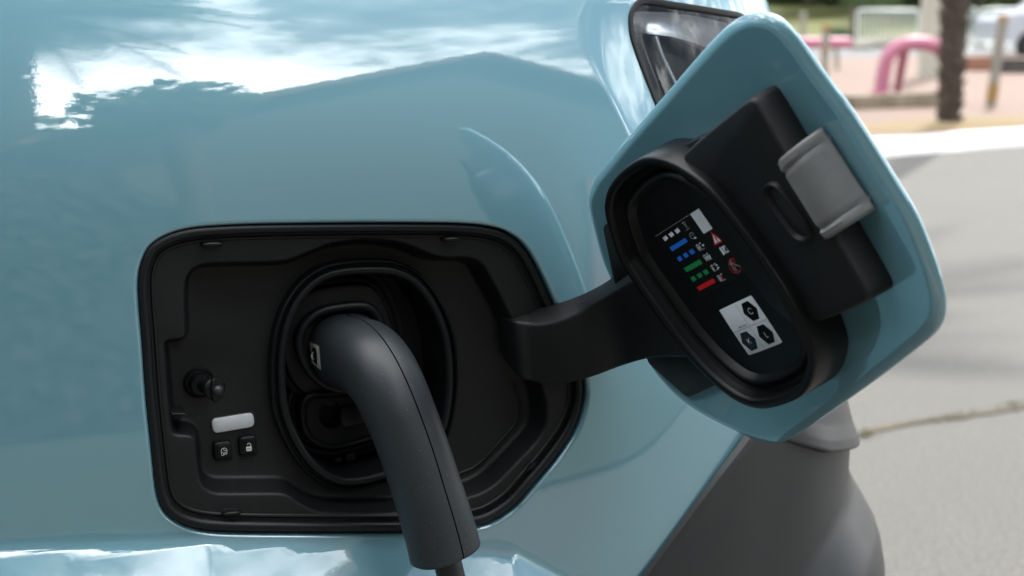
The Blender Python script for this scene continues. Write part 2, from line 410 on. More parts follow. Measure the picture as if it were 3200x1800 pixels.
# ground: the road, one sheet to the horizon
def sheet(x0, x1, y0, y1, z, nx=2, ny=2):
    xs = np.linspace(x0, x1, nx); ys = np.linspace(y0, y1, ny); mb = MB()
    mb.add([(x, y, z) for y in ys for x in xs], [(j * nx + i, j * nx + i + 1, (j + 1) * nx + i + 1, (j + 1) * nx + i) for j in range(ny - 1) for i in range(nx - 1)]); return mb
st('road', sheet(-900, 900, -900, 900, 0), M['asphalt'], smooth=False)
k0, k1 = gp(2774, 489), gp(3200, 455)
kd = (k1 - k0) / np.linalg.norm(k1 - k0); kn = np.array([-kd[1], kd[0], 0])
def kp(s, n, z): q = k0 + kd * s + kn * n; return np.array([q[0], q[1], z])
def strip(prof, s0, s1, ns=2, jit=0.0):
    mb = MB(); rg = []
    for s in np.linspace(s0, s1, ns):
        rg.append(np.array([kp(s, n + random.uniform(-jit, jit), z + random.uniform(-jit, jit) * .6) for n, z in prof]))
    mb.loft(rg, closed=False); return mb
st('kerb', strip([(0, -.05), (.0, .005), (.02, .03), (.08, .092), (.10, .110), (.125, .119), (.17, .120), (.17, .04)], -16, 20, 220, .007), M['kerb'])
st('pavement', strip([(.172, .07), (.172, PZ - .004), (14, PZ - .004), (14.02, .02)], -40, 60), M['paver'], smooth=False)
# dry earth round the palm
pb = gp(2965, 388, PZ)
mb = MB(); an = np.linspace(0, 2 * math.pi, 40, endpoint=False)
ps_, pn_ = (pb - k0) @ kd, (pb - k0) @ kn
mb.loft([np.array([kp(ps_ + .3 * r + math.cos(a) * r * 1.9 * (1 + .15 * math.sin(3 * a + r)), max(.20, pn_ + math.sin(a) * r * .5), PZ + z) for a in an]) for r, z in ((.9, 0.0), (.6, .010), (.3, .02), (.02, .025))])
st('earth_patch', mb, M['dirt'])
# far lane and rising meadow
far0 = 14.1
st('lane', strip([(14.1, .006), (31, .006)], -60, 80), mat('pale_asphalt', (.14, .148, .152), .9), smooth=False)
mb = MB(); rg = []
for n, z in [(31.1, .0), (34, .05), (40, .35), (48, .95), (60, 1.55), (80, 2.0), (140, 2.6)]:
    rg.append(np.array([kp(s, n, z + .12 * math.sin(s * .21 + n * .3)) for s in np.linspace(-90, 110, 60)]))
mb.loft(rg, closed=False); st('meadow', mb, M['grass'])
# tar joint across the road with dry weeds in it
j0, j1 = gp(2600, 1381), gp(3230, 1258); jd = j1 - j0; jl = np.linalg.norm(jd); jd /= jl; jn = np.array([-jd[1], jd[0], 0])
mb = MB(); rg = []
for s in np.linspace(-.6, jl + 1.2, 90):
    w = .010 + .009 * random.random(); c = j0 + jd * s + jn * .02 * math.sin(s * 7); rg.append(np.array([c - jn * w + [0, 0, .004], c + [0, 0, .007], c + jn * w + [0, 0, .004]]))
mb.loft(rg, closed=False); st('road_joint', mb, mat('earth_in_joint', (.075, .06, .042), .95, noise=[(8, .2, (.11, .09, .065))]))
mb = MB()
for _ in range(150):
    s = random.choice([.15, .55, .8, 1.0, 1.25]) * jl * random.uniform(.8, 1.2); c = j0 + jd * s + jn * random.uniform(-.02, .02)
    a = random.uniform(0, 6.28); h = random.uniform(.006, .018); d = np.array([math.cos(a), math.sin(a), 0]) * .003; l = np.array([random.uniform(-.02, .02), random.uniform(-.02, .02), h])
    mb.add([c - d + [0, 0, .004], c + d + [0, 0, .004], c + l], [(0, 1, 2)])
o = solo('weeds', mb, M['grass'], (0, 0, 0), smooth=False); tag(o, 'sparse dry weeds growing in the road joint', None, kind='stuff')
# weeds and crumbs along the foot of the kerb
# ---- low stone edge of the bed with the pink seat
mb = MB(); e0 = gp(2560, 346, PZ); e1_ = gp(2940, 330, PZ); ed = (e1_ - e0); el = np.linalg.norm(ed); ed /= el; en = np.array([-ed[1], ed[0], 0])
edge = thing('stone_edging', tuple(e0), 'low weathered stone edging of the bed under the pink seat', 'edging')
s = -1.2
while s < el - .12:
    w = random.uniform(.32, .5); h = .13 + random.uniform(-.012, .012)
    m2 = MB(); c = e0 + ed * (s + w / 2) + en * .09; m2.box(c + [0, 0, h / 2 - .004], (w / 2 - .006, .10 + random.uniform(-.01, .01), h / 2), np.array([ed, en, [0, 0, 1]]))
    part('stone', m2, M['stone'], edge, bevel=.012); s += w
mb = MB(); q = [e0 + en * .2 - ed * 1.2, e1_ + en * .2, e1_ + en * 1.0 + ed * .1, e0 + en * .95 - ed * 1.2]
mb.add([p + [0, 0, .065] for p in q] + [p + [0, 0, .0] for p in q], [(0, 1, 2, 3), (0, 1, 5, 4), (1, 2, 6, 5), (2, 3, 7, 6)])
st('planting_bed', mb, mat('dark_soil', (.07, .068, .055), .95, noise=(9, .3, (.10, .095, .06))), smooth=False)  # dark mottled sheet behind the stone edging

# ---- pink seats: one bent pipe with splayed legs
def pink_seat(base, dirv, length, height, rad, label):
    t = thing('pipe_bench', tuple(base), label, 'bench')
    d = np.array([dirv[0], dirv[1], 0.]); d /= np.linalg.norm(d); n = np.array([-d[1], d[0], 0]); z = np.array([0, 0, 1.])
    f_ = .62
    P = [base, base + d * .05 * f_ + z * height * .55, base + d * .14 * f_ + z * height * .82, base + d * .34 * f_ + z * height * .97, base + d * .6 * f_ + z * height, base + d * (length - .6 * f_) + z * height, base + d * (length - .34 * f_) + z * height * .97, base + d * (length - .14 * f_) + z * height * .82, base + d * (length - .05 * f_) + z * height * .55, base + d * length]
    def cr(P, m):
        P = np.asarray(P); k = len(P); o = []
        for tt in np.linspace(0, k - 1, m):
            i = min(int(tt), k - 2); u = tt - i; p = [P[max(i - 1, 0)], P[i], P[i + 1], P[min(i + 2, k - 1)]]
            o.append(.5 * (2 * p[1] + (-p[0] + p[2]) * u + (2 * p[0] - 5 * p[1] + 4 * p[2] - p[3]) * u * u + (-p[0] + 3 * p[1] - 3 * p[2] + p[3]) * u ** 3))
        return np.array(o)
    m2 = MB(); m2.tube(cr(P, 60), rad, 18); part('pipe', m2, M['pink'], t)
    for f in (.36,):
        m2 = MB(); m2.tube([base + d * (f - .12) + z * height * .98 + n * rad * .4, base + d * f + n * .55], [rad * .75, rad * .6], 14); part('leg', m2, M['pink'], t)
    for f, w in ((0, 0), (length, 0)):
        m2 = MB(); m2.lathe(base + d * f, (0, 0, 1), [(rad * 1.5, -.005), (rad * 1.5, .012), (rad * 1.02, .02)], 20); part('foot_plate', m2, M['pink'], t)
sb = gp(2752, 290, PZ + .12)
pink_seat(sb, (1, .06), .71, .50, .072, 'bent pink pipe bench with splayed legs standing on the stone edging')
sb2 = gp(2640, 216, PZ); x1 = dp(2664, 130, sb2[1])[0]; zb = dp(2600, 134, sb2[1])[2]
ps = thing('pipe_bench', (x1 - 1.1, sb2[1], PZ), 'straight pink bench on thin grey legs behind the orange-capped bollard', 'bench')
m2 = MB(); m2.tube([np.array([x1 - 2.2 + t_, sb2[1], zb]) for t_ in (0, .02, .05, .1, 1.1, 2.1, 2.15, 2.18, 2.2)], [.05, .075, .088, .092, .092, .092, .088, .075, .05], 18); part('seat', m2, M['pink'], ps)
for t_ in (.25, 1.93):
    m2 = MB(); m2.tube([np.array([x1 - 2.2 + t_, sb2[1], zb - .06]), np.array([x1 - 2.2 + t_ + .04, sb2[1], PZ])], .035, 10); part('leg', m2, M['post'], ps)

# ---- bollards and posts
def bollard(base, top, r, label, bands):
    t = thing('bollard', tuple(base), label, 'bollard', 'grey wooden bollards along the pavement')
    ax = top - base; Lh = np.linalg.norm(ax); ax = ax / Lh
    m2 = MB(); n = 26; rg = []
    m2.lathe(base, ax, [(r * 1.02, -.02)] + [(r * (1 + .05 * math.sin(k * 1.7)), Lh * k / n) for k in range(n)] + [(r * .96, Lh * .985), (r * .7, Lh)], 18); part('shaft', m2, M['post'], t)
    for a, b in bands:
        m2 = MB(); m2.lathe(base, ax, [(r * .9, Lh * a), (r * 1.09, Lh * a + .004), (r * 1.09, Lh * b - .01), (r * .8, Lh * b + .002), (r * .3, Lh * b + .004)], 18); part('lichen_band', m2, M['lichen'], t)
b0 = gp(3096, 331, PZ); bollard(b0, dp(3136, 47, b0[1]), .052, 'leaning grey bollard with orange lichen beside the charcoal boards', [(.04, .26), (.93, 1.0)])
b1 = gp(2574, 252, PZ); bollard(b1, dp(2583, 74, b1[1]), .055, 'grey bollard with an orange cap in front of the pink seat', [(.88, 1.0), (.5, .58)])
def plain_post(px, y0, y1, r, label, m):
    b = gp(px, y0, .02); tp = dp(px, y1, b[1]); t = thing('post', tuple(b), label, 'post', 'weathered posts at the edge of the meadow')
    m2 = MB(); m2.lathe(b, (0, 0, 1), [(r, -.05), (r * 1.03, .3), (r * .97, .7), (r, tp[2] - b[2] - .04), (r * .8, tp[2] - b[2])], 14); part('shaft', m2, m, t)
plain_post(2507, 130, 36, .10, 'pale grey post standing before the meadow', M['post'])
plain_post(2663, 128, 22, .11, 'brown post beside the crowd barrier', M['trunk'])

# ---- tall whitewashed pillar
p0 = gp(2905, 242, PZ); pw = .145
t = thing('pillar', tuple(p0), 'tall whitewashed pillar behind the palm trunk', 'pillar')
m2 = MB(); rg = [np.array([p0 + [sx * w, sy * w, z] for sx, sy in ((-1, -1), (1, -1), (1, 1), (-1, 1))]) for w, z in ((pw, -.02), (pw * 1.02, 1.6), (pw * 1.05, 3.4))]
m2.loft(rg, cap=(True, True)); part('shaft', m2, M['pillar'], t, bevel=.015)
m2 = MB(); m2.box(p0 + [0, 0, 3.46], (pw * 1.4, pw * 1.4, .06)); part('cap', m2, M['pillar'], t, bevel=.01)

# ---- palm
def palm(base, lean, height, r0, r1, nf, fl, label, seed):
    rnd = random.Random(seed); t = thing('palm_tree', tuple(base), label, 'palm tree', 'palm trees')
    ax = np.array([lean[0], lean[1], 1.0]); n = 46; m2 = MB(); rg = []
    for k in range(n):
        f = k / (n - 1); r = r0 + (r1 - r0) * min(1, f * height * .6); r *= 1 + .10 * math.sin(k * 2.1) + .05 * math.sin(k * 5.3)
        c = base + ax * height * f + np.array([.03 * math.sin(f * 5), .02 * math.cos(f * 4), 0])
        rg.append(np.array([c + r * (1 + .10 * math.sin(3 * a + k * 1.3) + .05 * rnd.uniform(-1, 1)) * np.array([math.cos(a), math.sin(a), 0]) for a in np.linspace(0, 6.2832, 22, endpoint=False)]))
    m2.loft(rg, cap=(True, True))
    for k in range(int(height * 44)):           # stubs of old leaves in a spiral
        f = k / (height * 44); a = k * 2.399; r = (r0 + (r1 - r0) * min(1, f * height * .6)) * .96; c = base + ax * height * f
        o = np.array([math.cos(a), math.sin(a), 0]); s_ = np.array([-o[1], o[0], 0]); w = r * .60; h = r * 1.0
        p = c + o * r
        m2.add([p - s_ * w, p + s_ * w, p + s_ * w * .5 + o * r * .55 + [0, 0, h], p - s_ * w * .5 + o * r * .55 + [0, 0, h], p + [0, 0, h * .9], p + o * r * .12 + [0, 0, -h * .3]], [(0, 1, 2, 3), (0, 3, 4), (1, 4, 2), (2, 4, 3), (0, 5, 1)])
    part('trunk', m2, M['bark'], t)
    top = base + ax * height; m2 = MB()
    for k in range(nf):
        a = k * 2.399; up = rnd.uniform(-.25, 1.15); o = np.array([math.cos(a), math.sin(a), 0]); P = []
        ln = fl * rnd.uniform(.85, 1.1)
        for s_ in np.linspace(0, 1, 12): P.append(top + o * ln * s_ * math.cos(up * .7) + np.array([0, 0, ln * (math.sin(up) * s_ - .62 * s_ * s_)]))
        P = np.array(P); m2.tube(P, np.linspace(.022, .004, 12), 5)
        for i in range(2, 60):
            f = i / 60 * 11; j = min(int(f), 10); p = P[j] + (P[j + 1] - P[j]) * (f - j); tt = P[j + 1] - P[j]; tt /= np.linalg.norm(tt)
            sd_ = np.cross(tt, [0, 0, 1]); sd_ /= np.linalg.norm(sd_) + 1e-9
            for sg in (-1, 1):
                l = fl * .24 * math.sin(math.pi * min(.97, i / 62 + .06)) * rnd.uniform(.8, 1.1); e = p + sd_ * sg * l * .85 + tt * l * .5 - np.array([0, 0, l * rnd.uniform(.25, .6)])
                m2.add([p - tt * .010, p + tt * .014, e], [(0, 1, 2)])
    part('crown', m2, M['leaf2'], t, smooth=False)
pl = gp(2966, 388, PZ)
palm(pl, ((dp(2986, 0, pl[1])[0] - pl[0]) / 1.0, .02), 7.6, .082, .105, 26, 1.7, 'palm with rough brown trunk growing beside the white kerb', 3)
# ---- crowd barriers
def barrier(px0, px1, ytop, ybot, d, tilt, label):
    c = dp((px0 + px1) / 2, (ytop + ybot) / 2, d); x0, x1 = dp(px0, ytop, d)[0], dp(px1, ytop, d)[0]; zt_ = dp(px0, ytop, d)[2]
    base = np.array([(x0 + x1) / 2, d, 0.0]); t = thing('crowd_barrier', tuple(base), label, 'barrier', 'steel crowd barriers before the meadow')
    zt_ = max(zt_, .9); hw = (x1 - x0) / 2; ax = np.array([1, tilt, 0.])
    def P(x, z): return base + ax * x + np.array([0, 0, z])
    m2 = MB(); r = .10
    m2.tube([P(-hw, .12), P(-hw, zt_ - .12), P(-hw + .04, zt_ - .03), P(-hw + .14, zt_), P(hw - .14, zt_), P(hw - .04, zt_ - .03), P(hw, zt_ - .12), P(hw, .12)], .030, 8); m2.tube([P(-hw, .16), P(hw, .16)], .026, 8); part('frame', m2, M['galv'], t)
    nb = max(3, int(hw * 2 / .12))
    for k in range(1, nb):
        m2 = MB(); x = -hw + 2 * hw * k / nb; m2.tube([P(x, .16), P(x, zt_)], .016, 6); part('bar', m2, M['galv'], t)
    for x in (-hw + .25, hw - .25):
        m2 = MB(); m2.tube([P(x, .16), P(x, .03) + [0, -.28, 0]], .018, 6); m2.tube([P(x, .16), P(x, .03) + [0, .28, 0]], .018, 6); part('foot', m2, M['galv'], t)
barrier(2680, 2872, 31, 137, 42.0, 0, 'steel crowd barrier left of the whitewashed pillar')
barrier(2975, 3063, 26, 125, 38.0, .5, 'steel crowd barrier just past the palm trunk')
barrier(3066, 3215, 28, 120, 41.0, .0, 'steel crowd barrier in front of the white car')
# pale boulders under the barriers
for k, (x, y, s_) in enumerate([(2690, 150, .35), (2722, 146, .45), (2758, 144, .5), (3020, 140, .55), (3050, 142, .5), (3085, 140, .5)]):
    b = gp(x, y + 5, .0); m2 = MB(); rr_ = random.Random(k); rg = []
    for q_ in range(7):
        ph = -1.2 + 2.6 * q_ / 6; rg.append(np.array([b + np.array([math.cos(a) * math.cos(ph) * s_ * (1 + .2 * math.sin(2 * a + k)), math.sin(a) * math.cos(ph) * s_ * .7, (math.sin(ph) * .42 + .22) * s_ * (1 + .1 * math.sin(3 * a + q_))]) for a in np.linspace(0, 6.283, 14, endpoint=False)]))
    m2.loft(rg, cap=(True, True)); o = solo('boulder', m2, mat('pale_boulder', (.26, .25, .21), .9, noise=(5, .3, (.20, .19, .16))) if k == 0 else bpy.data.materials['pale_boulder'], tuple(b)); tag(o, 'pale boulder at the foot of the crowd barrier ' + ('beside the brown post' if k < 3 else 'just past the palm trunk'), 'boulder', 'pale boulders by the brown post' if k < 3 else 'pale boulders past the palm')
# ---- low red-brown boards and charcoal boards
def boards(name, px0, px1, y0, y1, n, m, label):
    b = gp(px0, y1, PZ); x1 = dp(px1, y1, b[1])[0]; zt_ = dp(px0, y0, b[1])[2]; t = thing(name, tuple(b), label, 'planter'); h = (zt_ - b[2]) / n
    for k in range(n):
        m2 = MB(); m2.box([(b[0] + x1) / 2, b[1] + (.0 if k % 2 else .012), b[2] + h * (k + .5)], ((x1 - b[0]) / 2, .022, h / 2 - .004)); part('board', m2, m, t, bevel=.005)
    for x in (b[0] + .04, x1 - .04):
        m2 = MB(); m2.box([x, b[1] + .05, b[2] + (zt_ - b[2]) / 2], (.03, .022, (zt_ - b[2]) / 2)); part('batten', m2, m, t)
boards('board_edge', 2985, 3108, 178, 222, 3, M['brown'], 'low red-brown wooden boards between the palm and the leaning bollard')
boards('board_edge', 3128, 3300, 182, 229, 2, M['char'], 'low charcoal boards beside the leaning grey bollard')
# ---- white car parked beyond
cb = np.array([dp(3228, 130, 30.0)[0], 30.0, 0.0])
wcar = thing('parked_car', tuple(cb), 'white car parked beyond the crowd barrier', 'car')
side = [(-.72, .45), (-.74, .62), (-.70, .86), (-.55, .98), (.1, 1.10), (.75, 1.52), (1.2, 1.56), (2.4, 1.5), (3.0, 1.08), (3.2, .95), (3.25, .45), (2.75, .40)]
side += [(2.4 + .36 * math.cos(a), .33 + .36 * math.sin(a)) for a in np.linspace(.2, math.pi - .2, 9)] + [(.4, .28)] + [(0 + .36 * math.cos(a), .33 + .36 * math.sin(a)) for a in np.linspace(.2, math.pi - .2, 9)]
m2 = MB(); sv = np.array(side)
A_ = np.array([[cb[0] + x, 30.0 - .0, z] for x, z in side]); Bk = A_ + [0, 1.7, 0]
vv_, ff_ = fill(sv); m2.loft([A_, Bk]); m2.add([[cb[0] + x, 30.0, z] for x, z in vv_], ff_); m2.add([[cb[0] + x, 31.7, z] for x, z in vv_], ff_)
part('body', m2, M['white_car'], wcar, weld=1e-4)
for x in (0, 2.4):
    m2 = MB(); m2.lathe([cb[0] + x, 30.18, .33], (0, -1, 0), [(.2, 0), (.31, .0), (.33, .04), (.33, .14), (.31, .18), (.24, .185)], 28); w_ = part('wheel', m2, M['rubber'], wcar)
    m2 = MB(); m2.lathe([cb[0] + x, 30.02, .33], (0, -1, 0), [(.24, -.01), (.23, .01), (.2, .0), (.07, .012), (.0, .014)], 24); part('rim', m2, M['galv'], w_)
m2 = MB(); m2.add([[cb[0] + x, 29.985, z] for x, z in [(.28, 1.12), (.82, 1.46), (1.3, 1.49), (1.3, 1.1)]], [(0, 1, 2, 3)]); part('window', m2, M['glass'], wcar, smooth=False)

# ---- trees
def tree(base, h, cr, cz, n, label, seed, lm, size, group):
    rnd = random.Random(seed); t = thing('tree', tuple(base), label, 'tree', group); m2 = MB()
    m2.tube([base - [0, 0, .1], base + [.05, 0, h * .3], base + [0, .05, h * .62]], [h * .035, h * .026, h * .012], 10)
    cl = []
    for k in range(26):
        a = rnd.uniform(0, 6.28); e = rnd.uniform(-.7, 1.3); r = cr * rnd.uniform(.35, .8); c = base + np.array([math.cos(a) * math.cos(e) * r, math.sin(a) * math.cos(e) * r, cz + math.sin(e) * r * .85]); cl.append((c, cr * rnd.uniform(.25, .45)))
        if k < 9: m2.tube([base + [0, 0, h * .35 + .03 * k], (base + [0, 0, cz]) * .4 + c * .6, c], [h * .012, h * .008, .01], 6)
    part('trunk', m2, M['trunk'], t); V = []; Fc = []
    for i in range(n):
        c, r = cl[rnd.randrange(26)]; d = np.array([rnd.gauss(0, 1), rnd.gauss(0, 1), rnd.gauss(0, 1)]); d /= np.linalg.norm(d); p = c + d * r * rnd.uniform(.5, 1.05)
        u = np.array([rnd.gauss(0, 1), rnd.gauss(0, 1), rnd.gauss(0, .6)]); u /= np.linalg.norm(u); w = np.cross(u, d); w /= np.linalg.norm(w) + 1e-9; s_ = size * rnd.uniform(.6, 1.3)
        k = len(V); V += [p - u * s_, p + w * s_ * .5, p + u * s_, p - w * s_ * .5]; Fc.append((k, k + 1, k + 2, k + 3))
    m2 = MB(); m2.add(V, Fc); part('crown', m2, lm, t, smooth=False)
sep_ = ['hidden behind the open flap', 'in line with the pale grey post', 'behind the dark shrubs', 'behind the whitewashed pillar', 'behind the palm trunk', 'behind the white car']
for k, px in enumerate([2380, 2530, 2760, 2905, 3060, 3190]):
    b = dp(px, 20, 74 + (k % 3) * 5); b[2] = 1.7; tree(b, 8, 4.2, 4.4, 2600, 'dark leafy tree beyond the rising meadow, ' + sep_[k], 20 + k, M['leaf'], .34, 'trees beyond the meadow')
for k, (px, py, d, s_) in enumerate([(2618, 90, 46, .55), (2700, 30, 62, 1.2), (2740, 28, 66, 1.3), (3045, 60, 47, 1.25), (3110, 60, 49, 1.3)]):
    b = dp(px, py, d); b[2] = .05 if d < 50 else 1.2
    rnd = random.Random(k); V = []; Fc = []
    for i in range(1200):
        d_ = np.array([rnd.gauss(0, 1), rnd.gauss(0, 1), abs(rnd.gauss(0, 1))]); d_ /= np.linalg.norm(d_); p = b + d_ * s_ * rnd.uniform(.5, 1.0); u = np.array([rnd.gauss(0, 1) for _ in range(3)]); u /= np.linalg.norm(u); w = np.cross(u, d_); q_ = len(V)
        V += [p - u * .09, p + w * .05, p + u * .09, p - w * .05]; Fc.append((q_, q_ + 1, q_ + 2, q_ + 3))
    m2 = MB(); m2.add(V, Fc); o = solo('shrub', m2, M['leaf'], tuple(b), smooth=False); tag(o, ['small shrub at the foot of the brown post', 'lower dark shrub on the meadow behind the crowd barrier', 'taller dark shrub on the meadow behind the crowd barrier', 'dark shrub behind the barrier just past the palm trunk', 'dark shrub behind the barrier at the white car'][k], 'shrub', 'shrubs on the meadow')

rnd = random.Random(11); V = []; Fc = []
for i in range(15000):
    x = rnd.uniform(-30, 75); top = 8 + 2.5 * math.sin(x * .35) + 1.5 * math.sin(x * .9 + 1); z = 1.2 + top * rnd.random() ** 1.3; p = np.array([x, 92 + rnd.uniform(-2.5, 3) + 1.5 * math.sin(x * .7 + z), z])
    u = np.array([rnd.gauss(0, 1), rnd.gauss(0, .6), rnd.gauss(0, 1)]); u /= np.linalg.norm(u); w = np.cross(u, [0, 1, .3]); w /= np.linalg.norm(w); q_ = len(V); s_ = rnd.uniform(.35, .75)
    V += [p - u * s_, p + w * s_ * .6, p + u * s_, p - w * s_ * .6]; Fc.append((q_, q_ + 1, q_ + 2, q_ + 3))
m2 = MB(); m2.add(V, Fc); o = solo('woodland', m2, M['leaf'], (20, 92, 1.5), smooth=False); tag(o, 'far dark green woodland closing the meadow', None, kind='stuff')
# ---- behind the camera: what the paint mirrors, plus added light blockers
hb = np.array([5.4, -6.4, 0])
house = thing('house', tuple(hb), 'dark stone gabled house across the lawn, mirrored in the paint', 'house')
GH, GE, HW, HD = 5.5, 3.2, 3.5, 7.0
m2 = MB(); gab = np.array([(-HW, 0), (HW, 0), (HW, GE - .15), (0, GH - .2), (-HW, GE - .15)])
m2.loft([np.array([[hb[0] + x, hb[1], z] for x, z in gab]), np.array([[hb[0] + x, hb[1] - HD, z] for x, z in gab])], cap=(True, True)); part('wall', m2, M['wall'], house, smooth=False)
sl_ = (GH - GE) / HW
for sg in (-1, 1):
    m2 = MB(); rg = []
    for y in (.35, -HD - .35):
        rg.append(np.array([[hb[0] + sg * x, hb[1] + y, z] for x, z in ((0, GH), (HW + .4, GE - .4 * sl_), (HW + .4, GE - .4 * sl_ - .12), (0, GH - .14))]))
    m2.loft(rg, cap=(True, True)); rf = part('roof', m2, M['tile'], house, smooth=False)
m2 = MB(); m2.box([hb[0] + 1.7, hb[1] - 5.2, 4.6], (.25, .25, .7)); part('chimney', m2, M['wall'], rf, smooth=False)
for x, z, w, h in ((2.4, 1.6, .35, .5),):
    m2 = MB(); m2.box([hb[0] + x, hb[1] + .03, z], (w + .08, .03, h + .08)); wn = part('window', m2, M['white_car'], house)
    m2 = MB(); m2.box([hb[0] + x, hb[1] + .065, z], (w, .006, h)); part('pane', m2, M['glass'], wn)
m2 = MB(); m2.box([hb[0] + 1.2, hb[1] + .03, 1.05], (.45, .03, 1.05)); part('door', m2, M['brown'], house)
st('lawn', sheet(-60, 60, -60, -1.5, .02), mat('lawn_grass', (.045, .05, .034), .95, noise=[(1.5, .3, (.055, .057, .04)), (30, .3, (.035, .04, .026))]), smooth=False)  # grass sheet added behind the camera to darken bounce and reflections
rnd = random.Random(5); V = []; Fc = []
for i in range(15000):
    x = rnd.uniform(-10, 1.9); a = rnd.uniform(0, math.pi); top = 2.2 - 1.0 * float(sst((x - .2) / 1.7)) + .18 * math.sin(x * 2.1) + .12 * math.sin(x * 5.3)
    if rnd.random() < .6: p = np.array([x, -4.6 + .42 * rnd.uniform(.85, 1.08), rnd.uniform(.03, top)])
    else: p = np.array([x, -4.6 + .42 * math.cos(a), top + .16 * math.sin(a) * rnd.uniform(.6, 1.1)])
    u = np.array([rnd.gauss(0, 1), rnd.gauss(0, .6), rnd.gauss(0, 1)]); u /= np.linalg.norm(u); w = np.cross(u, [0, 1, .3]); w /= np.linalg.norm(w); q_ = len(V)
    V += [p - u * .075, p + w * .045, p + u * .075, p - w * .045]; Fc.append((q_, q_ + 1, q_ + 2, q_ + 3))
hd = thing('hedge', (-4.0, -4.6, 0.0), 'tall clipped dark hedge beside the stone house', 'hedge')  # added out of view to block low sky and darken the mirrored side
M['hedge'] = mat('hedge_leaves', (.012, .016, .010), .8)
m2 = MB(); m2.add(V, Fc); part('foliage', m2, M['hedge'], hd, smooth=False)
m2 = MB(); m2.box([-4.7, -4.62, 1.0], (5.2, .34, 1.0)); part('branches', m2, M['hedge'], hd, smooth=False)
M['leaf3'] = mat('green_leaves', (.05, .09, .025), .6)
tree(np.array([1.2, -10.5, 0]), 5.2, 2.5, 3.5, 5200, 'round leafy tree beside the stone house', 51, M['leaf3'], .16, 'garden trees by the house')
tree(np.array([2.35, -5.7, 0.]), 4.4, .62, 3.35, 1500, 'slim young tree standing in front of the stone house', 81, M['leaf3'], .10, 'garden trees by the house')  # added crown makes the dark figure mirrored in the fender
for k, (x, y, h) in enumerate([(-2.6, -6.8, 6.4), (-6.2, -6.0, 7.2), (-9.6, -4.6, 7.0), (-12.0, -.5, 7.5)]):  # trees added out of view to keep sky light off the flap
    tree(np.array([x, y, 0.]), h, 2.9, 3.3, 6500, 'broad leafy tree ' + ['behind the middle of the hedge', 'behind the far half of the hedge', 'at the far end of the hedge', 'by the road past the end of the hedge'][k], 60 + k, M['leaf3'], .19, 'garden trees by the house')
palm(np.array([1.75, -7.0, 0]), (0, 0), 6.6, .15, .11, 34, 2.2, 'palm with drooping fronds in front of the stone house', 9)
# ================================================================ the car
CARLOC = (0.1, 0.6, 0.0)
car = thing('car', CARLOC, 'pale blue car with its charging flap open and a plug in the socket', 'car')

# curve where the fender folds in beside the headlight
_c = hit([(1884, 8), (1856, 40), (1848, 80), (1854, 120), (1876, 190), (1908, 280), (1962, 420), (2020, 560)], .05, .15)
CREASE = _c[np.argsort(_c[:, 1])]
_cv = np.linspace(CREASE[0, 1], CREASE[-1, 1] + .06, 300); _pf = np.polyfit(CREASE[:, 1], CREASE[:, 0], 3)
_cu = np.polyval(_pf, np.minimum(_cv, CREASE[-1, 1])); CREASE_F = np.stack([_cu, _cv], -1)
HL = [(1992, -6), (1970, 25), (1962, 54), (1966, 108), (1978, 149), (2007, 228), (2032, 290), (2060, 360), (2100, 440), (2170, 490),
      (2240, 470), (2310, 380), (2350, 260), (2362, 150), (2352, 80), (2322, 40), (2255, 29), (2173, 15), (2090, 4), (2030, -8)]
hl_uv = resample(chaikin(hit(HL, .09, .15), 2), 140)
ap_uv = resample(chaikin(hit(AP), 2), 420)

# ---- painted fender with the charging opening and the headlight opening
RIM = .0028
hole = off2(ap_uv, -RIM)
uu = np.r_[np.arange(-.9, -.42, .03), np.arange(-.42, .50, .0065), np.arange(.50, 1.7, .03)]
vv = np.r_[np.arange(-.30, .235, .0065), np.arange(.235, .375, .012)]
G = np.stack(np.meshgrid(uu, vv, indexing='ij'), -1).reshape(-1, 2)
bnd = np.concatenate([np.stack([uu, np.full_like(uu, vv[0])], -1)[:-1], np.stack([np.full_like(vv, uu[-1]), vv], -1)[:-1],
                      np.stack([uu, np.full_like(uu, vv[-1])], -1)[::-1][:-1], np.stack([np.full_like(vv, uu[0]), vv], -1)[::-1][:-1]])
inner = (G[:, 0] > uu[0] + 1e-6) & (G[:, 0] < uu[-1] - 1e-6) & (G[:, 1] > vv[0] + 1e-6) & (G[:, 1] < vv[-1] - 1e-6)
G = G[inner]
Gf = np.stack(np.meshgrid(np.arange(.035, .15, .0022), np.arange(.03, .23, .0022), indexing='ij'), -1).reshape(-1, 2)
G = np.concatenate([G[~((G[:, 0] > .033) & (G[:, 0] < .152) & (G[:, 1] > .028) & (G[:, 1] < .232))], Gf])
near = (G[:, 0] > -.35) & (G[:, 0] < .6)
keep = np.ones(len(G), bool)
for lp in (hole, hl_uv):
    idx = np.where(near)[0]
    d = mindist(G[idx], lp)
    keep[idx[(d < .003) | inside(G[idx], lp)]] = False
v2, f2 = fill(bnd, [hole, hl_uv], G[keep])
mb = MB()
mb.add(body(v2[:, 0], v2[:, 1]), f2, bnorm(v2[:, 0], v2[:, 1]))
rings, nrm = [], []
inn = inward(ap_uv)
Nb = bnorm(ap_uv[:, 0], ap_uv[:, 1])
Pe = body(ap_uv[:, 0] + inn[:, 0] * 5e-4, ap_uv[:, 1] + inn[:, 1] * 5e-4) - body(ap_uv[:, 0], ap_uv[:, 1])
Pe /= np.linalg.norm(Pe, axis=1, keepdims=True)
for th in np.radians([0, 15, 30, 45, 60, 75, 90]):
    q = ap_uv - inn * RIM * (1 - math.sin(th))
    rings.append(body(q[:, 0], q[:, 1]) - Nb * RIM * (1 - math.cos(th))); nrm.append(Nb * math.cos(th) + Pe * math.sin(th))
